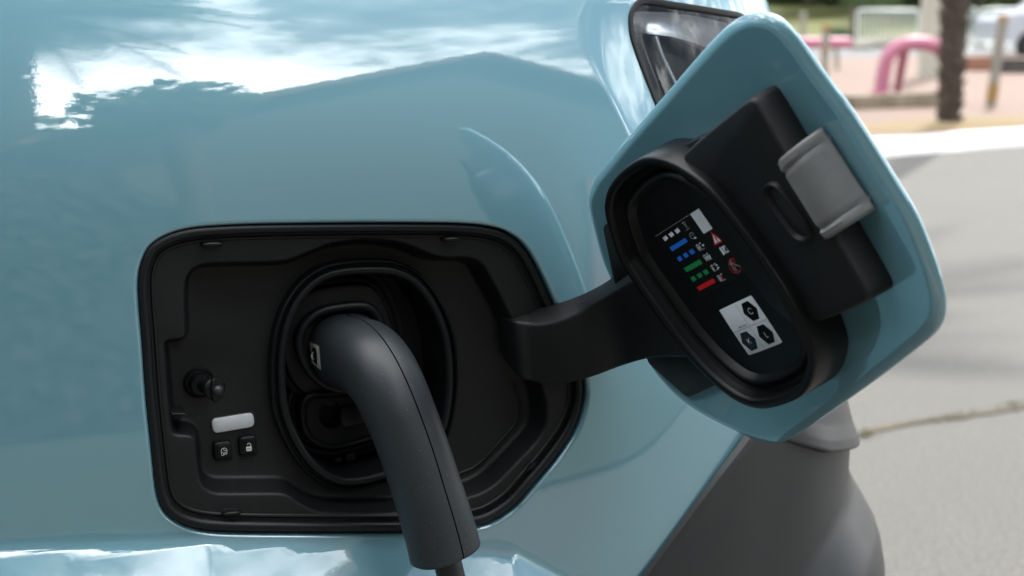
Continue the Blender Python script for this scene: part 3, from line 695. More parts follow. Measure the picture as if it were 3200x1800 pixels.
rings.append(rings[-1] - Nb * .0075); nrm.append(Pe)
mb.loft(rings, nn=np.concatenate(nrm))
fender = part('fender', mb, M['paint'], car)

mb = MB()       # front door, further back along the same side
ud = np.arange(-2.1, -.9051, .05); vd = np.arange(-.30, .375, .02)
Gd = np.stack(np.meshgrid(ud, vd, indexing='ij'), -1)
nr, nc = Gd.shape[:2]
mb.add(body(Gd[..., 0].ravel(), Gd[..., 1].ravel()), [(i * nc + j, (i + 1) * nc + j, (i + 1) * nc + j + 1, i * nc + j + 1) for i in range(nr - 1) for j in range(nc - 1)],
       bnorm(Gd[..., 0].ravel(), Gd[..., 1].ravel()))
part('front_door', mb, M['paint'], car)

mb = MB()       # bonnet: closes the top between the rolled edges
e1 = body(np.r_[ud, uu], np.full(len(ud) + len(uu), vv[-1] - .004))
far = e1 + np.array([0.0, 0.0, .006]); c0 = np.array([-.35, 1.15, e1[:, 2].mean() + .05])
mid = e1 * .45 + c0 * .55; mid[:, 2] = e1[:, 2] + .03
mb.loft([e1, mid, np.repeat(c0[None], len(e1), 0)], closed=False)
part('bonnet', mb, M['paint'], car, weld=1e-4)

mb = MB()       # cabin behind the bonnet
def cabp(u, w, z): return np.array([u * math.cos(AZ) - w * math.sin(AZ), u * math.sin(AZ) + w * math.cos(AZ), z])
rgc = [np.array([cabp(u0, .10, z), cabp(u0 + .0, 1.55, z), cabp(-3.6, 1.55, z), cabp(-3.6, .10, z)]) for u0, z in ((-.75, 1.12), (-1.15, 1.38), (-1.55, 1.55), (-1.7, 1.58))]
rgc = [r + np.array([.0, .0, 0]) for r in rgc]
mb.loft(rgc, cap=(False, True)); part('cabin', mb, M['deep'], car, angle=30)
mb = MB(); mb.loft([np.array([cabp(.30, .50, z), cabp(-.1, 1.62, z), cabp(-3.6, 1.62, z), cabp(-3.6, .12, z), cabp(-.6, .12, z)]) for z in (.22, 1.06)], cap=(True, True)); part('underbody', mb, M['deep'], car, angle=30)

# ---- grey plastic bumper cladding
dg = hit([(2330, 1365), (2250, 1474), (2170, 1583), (2090, 1692), (2010, 1800), (1960, 1868)], .15, -.2, .004)
o_ = np.argsort(dg[:, 1]); dgv, dgu = dg[o_, 1], dg[o_, 0]
slope_ = (dgu[1] - dgu[0]) / (dgv[1] - dgv[0])
def u_diag(v):
    return np.where(v < dgv[0], np.maximum(dgu[0] + (v - dgv[0]) * slope_, -.02), np.where(v > dgv[-1], dgu[-1] + (v - dgv[-1]) * (dgu[-1] - dgu[-2]) / (dgv[-1] - dgv[-2]), np.interp(v, dgv, dgu)))
vc = np.r_[np.linspace(-.62, -.32, 40), np.linspace(-.318, -.205, 60), np.linspace(-.203, -.165, 45), np.linspace(-.163, -.105, 20)]; sc = np.linspace(0, 1, 120) ** 1.3
prof_z = [.25, .50, .585, .60, .618, .63, .65, .665, .677, .90]
prof_d = [.046, .050, .046, .0445, .041, .037, .0255, .0165, .012, .012]
led_z = [.60, .677, .6870, .6900, .6915, .6930, .70, .712, .728, .742, .90]
led_d = [.0045, .0045, .0046, .0050, .0118, .0124, .0104, .0055, .0008, .0, .0]
le_ = hit([(2430, 1362), (2480, 1380), (2530, 1398), (2570, 1410)], .25, -.17, .02); lz_ = .875 + le_[:, 1]
def skew(U): return np.where(U > le_[-1, 0], np.maximum(lz_[-1] - (U - le_[-1, 0]) * .25, .688), np.interp(U, le_[:, 0], lz_)) - .6915
P_ = []
for v in vc:
    zr = .875 + v; wg = float(sst((zr - .615) / .06))
    u0 = float(u_diag(v + wg * float(skew(np.array(.12))))); U = u0 + (1.45 - u0) * sc
    V_ = v + wg * skew(U); z_ = .875 + V_
    g = sst((U - .10) / .20)
    sh = .10 * (1 - sst((U - .12) / .20))
    d = .004 + (np.interp(z_ + sh, prof_z, prof_d)) * g + np.interp(zr, led_z, led_d) * sst((U - .19) / .06)
    edge = np.minimum((U - u0) / .004, 1.0); d = d * np.sqrt(np.clip(edge, 0, 1) * .95 + .05)
    b0 = body(U, np.maximum(V_, -.12)); b0[:, 2] = z_
    th = np.interp(U, _us, _th)
    P_.append(b0 + d[:, None] * np.stack([np.sin(th), -np.cos(th), 0 * th], -1))
mb = MB(); mb.loft(P_, closed=False)
clad = part('bumper_cladding', mb, M['cladding'], car, angle=32)
# wheel arch and wheel under the fender
wc = np.array([-.34, .10, .335]); wax = np.array([math.sin(AZ), -math.cos(AZ), 0])
wheel_t = MB(); wheel_t.lathe(wc - wax * .22, wax, [(.20, 0), (.30, .005), (.325, .03), (.33, .10), (.325, .17), (.30, .20), (.225, .205), (.22, .19)], 64)
wheel = part('wheel', wheel_t, M['rubber'], car)
mb = MB(); mb.lathe(wc - wax * .03, wax, [(.222, -.02), (.222, .0), (.20, .004), (.18, -.02), (.06, -.01), (.05, .004), (.0, .006)], 48)
for k in range(5):
    a = 2 * math.pi * k / 5; dv_ = np.array([math.cos(AZ), math.sin(AZ), 0]) * math.cos(a) + np.array([0, 0, 1]) * math.sin(a)
    mb.tube([wc + dv_ * .04 - wax * .025, wc + dv_ * .20 - wax * .035], [.03, .022], 8)
part('rim', mb, M['metal'], wheel)
mb = MB()
an = np.linspace(-.1, math.pi + .1, 40)
rg = []
for rr_, dd in ((.345, -.30), (.36, -.012), (.40, -.008)):
    rg.append(np.array([wc + (np.array([math.cos(AZ), math.sin(AZ), 0]) * math.cos(a) + np.array([0, 0, 1]) * math.sin(a) * .98) * min(rr_, .36) + wax * (dd + .02) for a in an]))
mb.loft(rg[:2], closed=False)
part('wheel_arch_liner', mb, M['deep'], car)

# ---- headlight
hin = off2(hl_uv, .0052)
rg = []
for ins, dz in ((-.0005, -.0025), (0, .0004), (.0006, .0012), (.002, .0014), (.0042, .0006), (.0052, -.0012), (.0056, -.006)):
    q = off2(hl_uv, ins); rg.append(body(q[:, 0], q[:, 1]) + bnorm(q[:, 0], q[:, 1]) * dz)
rg.append(rg[-1] - bnorm(hin[:, 0], hin[:, 1]) * .03)
q0 = hin.mean(0); deep = []
for k in (.75, .5, .25, .02):
    q = q0 + (hin - q0) * k; deep.append(body(q[:, 0], q[:, 1]) - bnorm(q[:, 0], q[:, 1]) * (.036 + .012 * (1 - k)))
mb = MB(); mb.loft(rg + deep)
headlight = part('headlight', mb, M['deep'], car, label='dark headlight behind a clear cover, set in a black frame')
mb = MB(); q0 = hin.mean(0); rg = []; nn = []
for k in np.linspace(1, .02, 14):
    q = q0 + (hin - q0) * k; rg.append(body(q[:, 0], q[:, 1]) + bnorm(q[:, 0], q[:, 1]) * (-.0012 + .004 * (1 - k * k))); nn.append(bnorm(q[:, 0], q[:, 1]))
mb.loft(rg, nn=np.concatenate(nn)); part('lens', mb, M['lens'], headlight)
def hl_strip(name, top, bot, depth, thick, m):
    a = resample(hit(top, .11, .15), 16, False); b = resample(hit(bot, .11, .13), 16, False); mb = MB(); rg = []
    for k in range(16):
        q = np.array([a[k], b[k]]); n = bnorm(q[:, 0], q[:, 1]); p = body(q[:, 0], q[:, 1]) - n * depth
        mid = p.mean(0) + n.mean(0) * thick * 1.2
        rg.append(np.array([p[0] - n[0] * thick, p[0] + n[0] * thick * .6, mid, p[1] + n[1] * thick * .4, p[1] - n[1] * thick]))
    mb.loft(rg, cap=(True, True)); return part(name, mb, m, headlight, angle=70)
hl_strip('light_guide', [(1983, 34), (2030, 30), (2100, 32), (2190, 44), (2300, 70)], [(1990, 92), (2040, 100), (2110, 108), (2190, 130), (2290, 175)], .006, .003, M['chrome'])
hl_strip('divider', [(2056, 96), (2078, 160), (2128, 262)], [(2074, 98), (2094, 160), (2142, 258)], .008, .0015, M['chrome'])
hl_strip('reflector', [(2096, 130), (2180, 150), (2290, 210)], [(2150, 300), (2210, 320), (2290, 340)], .022, .002, mat('beige_reflector', (.08, .07, .055), .35, .2))

# ================================================================ charging port (all depths in metres below the paint)
def L2(P2, h): return np.array([L(a, b, h) for a, b in np.asarray(P2)])
def ploop(px, h, n=240, ch=2): return resample(chaikin(np.array([pp(x, y, h) for x, y in px]), ch), n)
ap2 = ploop(AP, 0.0, 420)
st2 = ploop(STEP, .0105, 420)
ov2 = ploop(OVAL, .0225, 260)
bay = ploop([(1536, 1120), (1600, 1095), (1642, 1120), (1604, 1197), (1514, 1257), (1529, 1180)], .034, 90, 0)
mb = MB()
o2 = off2(ap2, -.004)
v, f = fill(o2, [off2(st2, -.0024)]); mb.add(L2(v, .0100), f)
pr = [(-.0024, .0100), (-.0014, .0102), (-.0006, .0107), (0, .0118), (.0006, .0140), (.0030, .0300), (.0036, .0320), (.0046, .0334), (.0062, .0340)]
mb.loft([L2(off2(st2, i), h) for i, h in pr])
fl2 = off2(st2, .0062); oin = off2(ov2, .003)
v, f = fill(fl2, [oin]); mb.add(L2(v, .0340), f)
port = part('charging_port', mb, M['plastic'], car, weld=2e-5, angle=50)
mb = MB(); mb.tube([L(*pp(x, y, .0338), .0338) for x, y in resample([(1604, 1197), (1624, 1262), (1622, 1300), (1604, 1334), (1508, 1440), (1480, 1462), (1430, 1482)], 50, False)], .0011, 8); part('floor_bead', mb, M['plastic'], port)
# seal bead round the opening, with its butt joints, and the lip inside it
mb = MB()
sl = L2(off2(ap2, .0034), .0066); mb.tube(sl, .0031, 12, closed=True)
part('seal', mb, M['rubber'], port)
mb = MB(); mb.tube(L2(off2(ap2, .0092), .0100), .0013, 8, closed=True); part('lip', mb, M['plastic'], port)
for x, y in ((637, 1655), (1616, 1574), (1780, 1366)):
    i = int(np.argmin(np.linalg.norm(proj(sl) - (x, y), axis=1))); t = sl[(i + 1) % 420] - sl[i - 1]; t /= np.linalg.norm(t)
    mb = MB(); mb.lathe(sl[i] - t * .0004, t, [(.0034, 0), (.0034, .0008)], 14); part('seal_joint', mb, M['deep'], port)
# rubber gasket round the socket
mb = MB()
gp_ = [(-.0008, .0345), (-.0004, .0262), (.0002, .0245), (.0012, .0240), (.0020, .0250), (.0026, .0285), (.0034, .0285), (.0040, .0238), (.0048, .0222), (.0058, .0219), (.0078, .0222), (.0088, .0232), (.0094, .0255), (.0098, .0400), (.0100, .0760)]
mb.loft([L2(off2(ov2, i), h) for i, h in gp_]); gasket = part('gasket', mb, M['rubber'], port, angle=50)
mb = MB(); v, f = fill(off2(ov2, .0095)); mb.add(L2(v, .0755), f); part('socket_well', mb, M['deep'], port)
# socket block, stepped outwards
SB = [(880, 1060), (905, 985), (945, 925), (999, 897), (1119, 887), (1156, 893), (1181, 911), (1214, 974), (1236, 1050), (1238, 1140), (1215, 1215), (1160, 1250), (1060, 1262), (960, 1240), (900, 1180)]
sb2 = ploop(SB, .050, 160)
mb = MB()
mb.loft([L2(off2(sb2, i), h) for i, h in [(.0012, .0500), (.0004, .0502), (0, .0510), (-.0010, .0560), (-.0045, .0565), (-.0052, .0575), (-.0060, .0620), (-.0095, .0625), (-.0102, .0640), (-.0115, .0750)]])
v, f = fill(off2(sb2, .0012)); mb.add(L2(v, .0500), f); part('socket', mb, M['plastic'], port, weld=2e-5, angle=50)
# hinged rubber cover of the lower contacts
PILL = [(936, 1283), (941, 1255), (961, 1233), (994, 1225), (1060, 1222), (1180, 1205), (1235, 1225), (1255, 1280), (1240, 1335), (1171, 1375), (1100, 1396), (1044, 1407), (1010, 1403), (977, 1388), (955, 1368), (941, 1338)]
pl2 = ploop(PILL, .046, 160)
c1 = ploop([(1035 + 39 * math.cos(a), 1297 + 44 * math.sin(a)) for a in np.linspace(0, 2 * math.pi, 14, endpoint=False)], .046, 60)
mb = MB()
pq = [(-.0075, .0700), (-.0070, .0585), (-.0060, .0570), (-.0040, .0568), (-.0030, .0575), (-.0022, .0600), (-.0010, .0600), (-.0004, .0500), (0, .0470), (.0008, .0461), (.0018, .0460), (.0026, .0466), (.0032, .0480), (.0040, .0480), (.0046, .0466)]
mb.loft([L2(off2(pl2, i), h) for i, h in pq])
v, f = fill(off2(pl2, .0046), [c1]); mb.add(L2(v, .0466), f)
mb.loft([L2(c1, .0466), L2(c1, .0475), L2(off2(c1, .001), .060)]); v, f = fill(off2(c1, .001)); mb.add(L2(v, .060), f)
cover = part('contact_cover', mb, M['smooth_plastic'], port, weld=2e-5, angle=50)
def prism(px, h0, h1, bevel, ch=2, n=64, F2=pp, LL=L, rad=0):
    if rad: px = rounded(px, rad); ch = 0
    q = resample(chaikin(np.array([F2(x, y, h1) for x, y in px]), ch), n)
    W = lambda P2, h: np.array([LL(a, b, h) for a, b in P2])
    s = np.sign(h0 - h1)
    mb = MB(); rg = [W(off2(q, -bevel * .4), h0), W(q, h1 + s * bevel * 1.6), W(off2(q, bevel * .3), h1 + s * bevel * .45), W(off2(q, bevel), h1)]
    mb.loft(rg, cap=(False, True)); return mb
part('contact_block', prism([(1062, 1276), (1105, 1268), (1160, 1258), (1164, 1318), (1110, 1331), (1066, 1341)], .060, .043, .0012, 1), M['smooth_plastic'], port, weld=2e-5)
part('latch_tab', prism([(1045, 1432), (1068, 1428), (1070, 1444), (1048, 1448)], .075, .060, .0006, 0, 24), M['deep'], port, weld=2e-5)
part('latch_tab', prism([(1080, 1420), (1110, 1415), (1112, 1438), (1082, 1444)], .075, .061, .0006, 0, 24), M['deep'], port, weld=2e-5)

# pin with its twist cap on the left
a, b = pp(622, 1195, .034)
mb = MB(); base = L(a, b, .034); mb.lathe(base, N0, [(.0098, -.001), (.0098, .0015), (.0088, .0028), (.0082, .0026), (.0080, .0016), (.0070, .0018), (.0066, .009), (.0060, .0125), (.0040, .0128)], 40)
pin = part('pin', mb, M['smooth_plastic'], port, angle=45)
ax2 = base + N0 * .0125 + EA * .0018
mb = MB(); mb.lathe(ax2, N0 + EA * .30, [(.0046, -.004), (.0046, .0125), (.0064, .0128), (.0070, .0136), (.0070, .0150), (.0060, .0160), (.002, .0161)], 36); part('pin_cap', mb, M['smooth_plastic'], port, angle=45)
an_ = (N0 + EA * .30) / np.linalg.norm(N0 + EA * .30); tip = ax2 + an_ * .0165 + EA * .0004
mb = MB(); sq = np.array([(math.copysign(abs(math.cos(t)) ** .55, math.cos(t)) * .0041, math.copysign(abs(math.sin(t)) ** .55, math.sin(t)) * .0076) for t in np.linspace(0, 2 * math.pi, 40, endpoint=False)])
e1_ = EA - an_ * (EA @ an_); e1_ /= np.linalg.norm(e1_); e2_ = np.cross(an_, e1_)
rg = [tip + k * (sq[:, :1] * e1_ + sq[:, 1:] * e2_) + an_ * d for k, d in ((.96, -.001), (1, .0002), (1, .0016), (.93, .0023), (.5, .0024))]
mb.loft(rg, cap=(True, True)); part('pin_key', mb, M['smooth_plastic'], port, angle=45)
mb = MB(); mb.lathe(tip + an_ * .0020 - e2_ * .0004, an_, [(.0035, 0), (.0034, .001), (.0030, .002), (.0022, .0028), (.0011, .0033), (.0002, .0034)], 28); part('pin_stud', mb, M['cable'], port)

# status light and two buttons
part('light_bezel', prism([(655, 1306), (798, 1283), (803, 1337), (664, 1362)], .0345, .0334, .0006, n=90, rad=20), M['deep'], port, weld=2e-5)
part('status_light', prism([(660, 1311), (792, 1290), (797, 1334), (667, 1356)], .0345, .0318, .0008, n=90, rad=17), M['diffuser'], port, weld=2e-5, label='pearl white status light strip')
for nm, q in (('clock', [(666, 1384), (724, 1377), (730, 1433), (671, 1441)]), ('lock', [(746, 1367), (801, 1360), (807, 1420), (750, 1427)])):
    c = np.mean(q, 0); q = np.array(q, float)
    part('button_bezel', prism(c + (q - c) * 1.12, .0345, .0334, .0006, n=80, rad=16), M['deep'], port, weld=2e-5)
    part('button', prism(c + (q - c) * 1.0, .0345, .0300, .0013, n=80, rad=13), M['smooth_plastic'], port, weld=2e-5)
def strokes(mb, lines, w, F2, LL, h):
    for ln in lines:
        P = np.array([F2(x, y, h) for x, y in ln]); T = np.gradient(P, axis=0); T /= np.linalg.norm(T, axis=1, keepdims=True) + 1e-12
        Nn = np.stack([-T[:, 1], T[:, 0]], -1) * w / 2
        A_ = np.array([LL(a, b, h) for a, b in P + Nn]); B_ = np.array([LL(a, b, h) for a, b in P - Nn]); n = len(P)
        mb.add(np.concatenate([A_, B_]), [(i, i + 1, n + i + 1, n + i) for i in range(n - 1)])
    return mb
def polys(mb, pl, F2, LL, h):
    for q in pl: mb.add([LL(*F2(x, y, h), h) for x, y in q], [tuple(range(len(q)))])
    return mb
def arc(cx, cy, rx, ry, a0, a1, n=16, rot=0):
    o = []
    for a in np.linspace(R(a0), R(a1), n):
        x, y = rx * math.cos(a), ry * math.sin(a); o.append((cx + x * math.cos(R(rot)) - y * math.sin(R(rot)), cy + x * math.sin(R(rot)) + y * math.cos(R(rot))))
    return o
def text(mb, s, o, ex, ey, F2, LL, h):          # o: left end of base line, ex: to the right end, ey: one letter height up (pixels)
    c = bpy.data.curves.new('t', 'FONT'); c.body = s; c.resolution_u = 3
    t = bpy.data.objects.new('t', c); COL.objects.link(t)
    me = bpy.data.meshes.new_from_object(t.evaluated_get(bpy.context.evaluated_depsgraph_get()))
    V = np.array([v.co[:2] for v in me.vertices]); fs = [tuple(p.vertices) for p in me.polygons]
    V[:, 0] = (V[:, 0] - V[:, 0].min()) / np.ptp(V[:, 0]); V[:, 1] = (V[:, 1] - V[:, 1].min()) / np.ptp(V[:, 1])
    px = np.array(o) + V[:, :1] * np.array(ex) + V[:, 1:] * np.array(ey)
    mb.add([LL(*F2(x, y, h), h) for x, y in px], fs)
    bpy.data.objects.remove(t); bpy.data.curves.remove(c); bpy.data.meshes.remove(me); return mb
def z6(x, y): return (600 + x / 7.244, 1250 + y / 7.244)
HB = .02985
mb = MB()
strokes(mb, [[z6(*p) for p in arc(728, 1160, 68, 72, 158, 382, 20, -6)], [z6(718, 1090), z6(722, 1148), z6(780, 1140)]], .00030, pp, L, HB)
text(mb, 'OFF', z6(664, 1268), np.array([143, -22]) / 7.244, np.array([-8, -78]) / 7.244, pp, L, HB)
part('button_print', mb, M['white_ink'], port, smooth=False, label='white clock and OFF print')
mb = MB()
strokes(mb, [[z6(*p) for p in arc(1293, 1025, 38, 44, 190, 425, 18)]], .00036, pp, L, HB)
polys(mb, [[z6(*p) for p in q] for q in [[(1226, 1060), (1345, 1045), (1348, 1078), (1228, 1095)], [(1236, 1140), (1352, 1125), (1350, 1142), (1335, 1148), (1245, 1160), (1236, 1154)], [(1226, 1094), (1252, 1091), (1254, 1140), (1236, 1142)], [(1318, 1082), (1349, 1078), (1352, 1126), (1320, 1130)], [(1270, 1098), (1302, 1094), (1304, 1124), (1272, 1128)]]], pp, L, HB)
part('button_print', mb, M['white_ink'], port, smooth=False, label='white open padlock print')

# rubber stops moulded on the flange
for x, y, w, hh in ((662, 763, 30, 9), (1407, 747, 26, 9), (723, 1601, 27, 8)):
    part('stop_pad', prism([(x - w * 1.15, y - hh * 1.5), (x + w * 1.15, y - hh * 1.5 - 1), (x + w * 1.15, y + hh * 1.5), (x - w * 1.15, y + hh * 1.5)], .0105, .0097, .0002, 1, 32), M['plastic'], port, weld=2e-5)
    a, b = pp(x, y, .008); mb = MB(); rg = []
    for k, d in ((1.15, .010), (1.1, .0066), (.95, .0048), (.66, .0039), (.30, .0036)):
        an2 = np.linspace(0, 2 * math.pi, 28, endpoint=False)
        rg.append(np.array([L(a + k * w * .000205 * math.copysign(abs(math.cos(t)) ** .8, math.cos(t)), b + k * hh * .00019 * math.sin(t), d) for t in an2]))
    mb.loft(rg, cap=(False, True)); part('stop', mb, M['smooth_plastic'], port)
part('stop', prism([(1642, 1478), (1662, 1450), (1676, 1444), (1674, 1466)], .0105, .0060, .0006, 1, 30), M['smooth_plastic'], port, weld=2e-5)
part('rib', prism([(535, 1291), (578, 1291), (586, 1298), (536, 1298)], .034, .012, .0005, 0, 24), M['plastic'], port, weld=2e-5)

# ================================================================ open flap
fo2 = resample(chaikin(np.array([fp(x, y, .003) for x, y in FLAPO]), 2), 300)
cf = fo2.mean(0)
def crown(P2): r = np.linalg.norm((np.asarray(P2) - cf) / [.135, .105], axis=1); return .0035 * (1 - np.clip(r, 0, 1.2) ** 2)
def F3(P2, h, cr=1.0):
    c = crown(P2) * cr; return np.array([FL(a, b, h - k) for (a, b), k in zip(np.asarray(P2), c)])
mb = MB()
pf = [(.004, -.0010), (.0018, -.0007), (.0006, .0001), (0, .0012), (.0002, .0022), (.0010, .0032), (.0045, .0050), (.0056, .0053), (.0070, .0054), (.0085, .0054)]
mb.loft([F3(off2(fo2, i), h) for i, h in pf])
gx = np.stack(np.meshgrid(np.arange(-.26, .08, .012), np.arange(-.18, .08, .012)), -1).reshape(-1, 2)
for ins, h in ((.004, -.0010), (.0085, .0054)):
    lp = off2(fo2, ins); g = gx[inside(gx, off2(fo2, ins + .006))]; v, f = fill(lp, [], g); mb.add(F3(v, h), f)
flap = part('charging_flap', mb, M['paint'], car, weld=2e-5, angle=55, label='open pale blue charging flap with black inner carrier')
def fprism(px, h0, h1, bevel, ch=1, n=80, rad=0): return prism(px, h0, h1, bevel, ch, n, fp, FL, rad)
BH = .0225; CH = .0290
part('carrier', fprism([(2120, 494), (2180, 436), (2262, 368), (2336, 308), (2352, 312), (2366, 334), (2444, 470), (2590, 716), (2712, 922), (2712, 938), (2700, 950), (2620, 985), (2540, 1016), (2440, 1010), (2250, 760), (2140, 600)], .0045, BH, .0022, 1, 140), M['plastic'], flap, weld=2e-5, angle=45)
cu2 = resample(chaikin(np.array([fp(x, y, CH) for x, y in CUP]), 2), 240)
W = lambda P2, h: np.array([FL(a, b, h) for a, b in P2])
mb = MB()
HP = .0185
cp = [(-.0012, .004), (-.0010, .012), (-.0002, .0265), (.0002, .0283), (.0010, .0290), (.0040, .0291), (.0052, .0284), (.0060, .0262), (.0066, .0215), (.0076, .0198), (.0096, .0196), (.0112, .0206), (.0126, .0226), (.0142, .0230), (.0156, .0220), (.0166, .0192), (.0172, HP)]
mb.loft([W(off2(cu2, i), h) for i, h in cp]); v, f = fill(off2(cu2, .0172)); mb.add(W(v, HP), f)
part('cup', mb, M['smooth_plastic'], flap, weld=2e-5, angle=48)
# carrier tabs beside the cup
part('tab', fprism([(2010, 1090), (2120, 1060), (2290, 1180), (2216, 1214), (2148, 1245), (2085, 1190), (2024, 1136)], .0045, .0090, .0008, rad=12), M['plastic'], flap, weld=2e-5)
part('tab', fprism([(1882, 712), (1890, 700), (1960, 690), (2030, 880), (1925, 905), (1914, 868)], .0045, .0110, .0008, rad=9), M['plastic'], flap, weld=2e-5)
part('tab', fprism([(2070, 492), (2120, 462), (2185, 430), (2240, 470), (2150, 560)], .0045, .0120, .0008, rad=8), M['plastic'], flap, weld=2e-5)
# slot moulded into the carrier and the grey latch bracket
for k, (h0, h1, sc_) in enumerate(((BH + .0002, BH + .0014, 1.0),)):
    q = resample(chaikin(np.array([fp(x, y, BH) for x, y in [(2382, 600), (2398, 570), (2425, 566), (2450, 590), (2535, 700), (2545, 735), (2530, 755), (2500, 752), (2470, 725)]]), 2), 90)
    mb = MB(); mb.loft([W(off2(q, i), h) for i, h in [(-.0005, BH - .001), (0, BH + .0014), (.0006, BH + .0026), (.0016, BH + .0026), (.0024, BH + .0010), (.0028, BH + .0002)]])
    part('slot_rim', mb, M['plastic'], flap)
part('slot', fprism([(2404, 600), (2414, 586), (2436, 590), (2520, 706), (2526, 730), (2508, 738), (2482, 720)], BH - .002, BH + .0002, .0002, 1), M['deep'], flap, weld=2e-5)
BR = BH + .0035
def fq(px, h): return np.array([FL(*fp(x, y, h), h) for x, y in px])
Lf = np.array([FL(*fp(x, y, BR), BR) for x, y in resample([(2426, 506), (2564, 727), (2580, 752)], 24, False)])
Rg = np.array([FL(*fp(x, y, .0070), .0070) for x, y in resample([(2566, 398), (2734, 656)], 24, False)])
Lf = resample(Lf, 24, False)
mb = MB(); rg = []; out_ = Rg.mean(0) - Lf.mean(0); out_ /= np.linalg.norm(out_); up_ = -FN
for w in np.linspace(0, 1, 13):
    row = Lf * (1 - w) + Rg * w + (up_ * .0048 * math.sin(math.pi * w ** 1.25) ** .9)
    if w == 0: row = row[0] + (row - row[0]) * .955 + (row[-1] - row[0]) * .03
    g = np.zeros(24); g[[3, 20]] = -.0014; g[[2, 21]] = .0004
    row = row + up_ * g[:, None]
    rg.append(row)
rg = [rg[0] - up_ * .0016 + out_ * .001] + rg + [rg[-1] - up_ * .001]
mb.loft(rg, closed=False)
br_ = part('latch_bracket', mb, M['metal'], flap, angle=40, label='grey metal latch bracket')
sm_ = br_.modifiers.new('solid', 'SOLIDIFY'); sm_.thickness = .0022; sm_.offset = -1
# hinge arm
E2 = [(1548, 984), (1605, 1003), (1650, 1012), (1690, 1014), (1750, 1002), (1833, 965), (1916, 915), (2000, 868), (2090, 850)]
E1 = [(1572, 975), (1622, 969), (1655, 964), (1690, 958), (1735, 947), (1812, 919), (1885, 884), (1955, 836), (2050, 800)]
E3 = [(1570, 1120), (1622, 1180), (1665, 1195), (1709, 1203), (1771, 1201), (1854, 1180), (1950, 1143), (2045, 1119), (2170, 1120)]
hs = [.028, .006, .001, -.005, -.014, -.026, -.031, -.034, -.034]
rings = []
for k in range(9):
    p2 = L(*pp(*E2[k], hs[k]), hs[k]); p3 = L(*pp(*E3[k], hs[k]), hs[k])
    dd = .014
    p1 = L(*pp(*E1[k], hs[k] + dd), hs[k] + dd); p4 = p3 + (p1 - p2)
    if k >= 6:
        ha, hb_ = {6: (.016, .006), 7: (.016, .006), 8: (.012, .005)}[k]
        p2 = FL(*fp(*E2[k], ha), ha); p3 = FL(*fp(*E3[k], ha), ha); p1 = FL(*fp(*E1[k], hb_), hb_); p4 = p3 + (p1 - p2)
    rings.append((p1, p2, p3, p4))
rings = np.array(rings)                             # 8 x 4 x 3
ts = np.linspace(0, 8, 49)
sm = []
for t in ts:
    i = min(int(t), 7); u = t - i
    p = [rings[max(i - 1, 0)], rings[i], rings[i + 1], rings[min(i + 2, 8)]]
    sm.append(.5 * ((2 * p[1]) + (-p[0] + p[2]) * u + (2 * p[0] - 5 * p[1] + 4 * p[2] - p[3]) * u * u + (-p[0] + 3 * p[1] - 3 * p[2] + p[3]) * u ** 3))
mb = MB(); rg = []
for q in sm:
    c = []
    for k in range(4):
        a_, b_, d_ = q[k], q[(k - 1) % 4], q[(k + 1) % 4]
        r_ = .0022
        ua = (b_ - a_) / np.linalg.norm(b_ - a_); ub = (d_ - a_) / np.linalg.norm(d_ - a_)
        for w in np.linspace(0, 1, 4): c.append(a_ + r_ * (ua * (1 - w) ** 2 + ub * w * w))
    rg.append(np.array(c))
mb.loft(rg, cap=(True, True)); part('hinge_arm', mb, M['plastic'], flap, angle=50)
mb = MB(); rq = [(1925, 1096), (1955, 1082), (1990, 1064), (2020, 1057), (2050, 1064)]
mb.tube([L(*pp(x, y, -.0325), -.0325) for x, y in rq], [.0004, .0014, .0022, .0026, .0026], 10); part('arm_rib', mb, M['plastic'], flap)
mb = MB(); rq = [(1884, 997), (1905, 986), (1940, 965)]
mb.tube([L(*pp(x, y, -.029), -.029) for x, y in rq], [.0003, .0009, .0012], 8); part('arm_rib', mb, M['deep'], flap)
a, b = pp(1606, 1086, .030)
mb = MB(); mb.lathe(L(a, b, .0335), N0, [(.0085, 0), (.0085, .006), (.0072, .0072), (.0066, .0066), (.003, .0064)], 30); part('hinge_pin', mb, M['smooth_plastic'], flap)

# stickers on the cup floor
HS = HP + .0002
def zs(x, y): return (2000 + x / 4.83, 600 + y / 4.83)
def zt(x, y): return (2200 + x / 6.44, 900 + y / 6.44)
mb = MB(); polys(mb, [[(2048, 740), (2196, 643), (2340, 849), (2186, 932)]], fp, FL, HS); part('sticker', mb, M['label'], flap, smooth=False, label='black sticker of charging light signals')
h1 = HS + .00015; h2 = HS + .0003; h3 = HS + .00045
def sq_(x, y, s=46): return [zs(x - s * .98, y - s * .02 + 4), zs(x + s * .05, y - s * .98), zs(x + s * .98, y + s * .02 - 4), zs(x - s * .05 + 2, y + s * .98)]
mb = MB(); polys(mb, [[zs(340, 697), zs(388, 655), zs(430, 700), zs(382, 745)], [zs(428, 640), zs(476, 599), zs(519, 645), zs(471, 689)], [zs(517, 583), zs(567, 541), zs(610, 590), zs(561, 633)]], fp, FL, h1)
polys(mb, [[zs(755, 333), zs(935, 220), zs(1145, 522), zs(963, 632)]], fp, FL, h1)
polys(mb, [[zs(1095, 640), zs(1225, 735), zs(1133, 780)]], fp, FL, h2)
polys(mb, [[zs(1190, 845), zs(1215, 830), zs(1290, 925), zs(1262, 958)], [zs(1225, 825), zs(1275, 806), zs(1350, 900), zs(1300, 925)]], fp, FL, h1)
bats = [(905, 830), (1013, 985), (1125, 1140), (1225, 1295)]
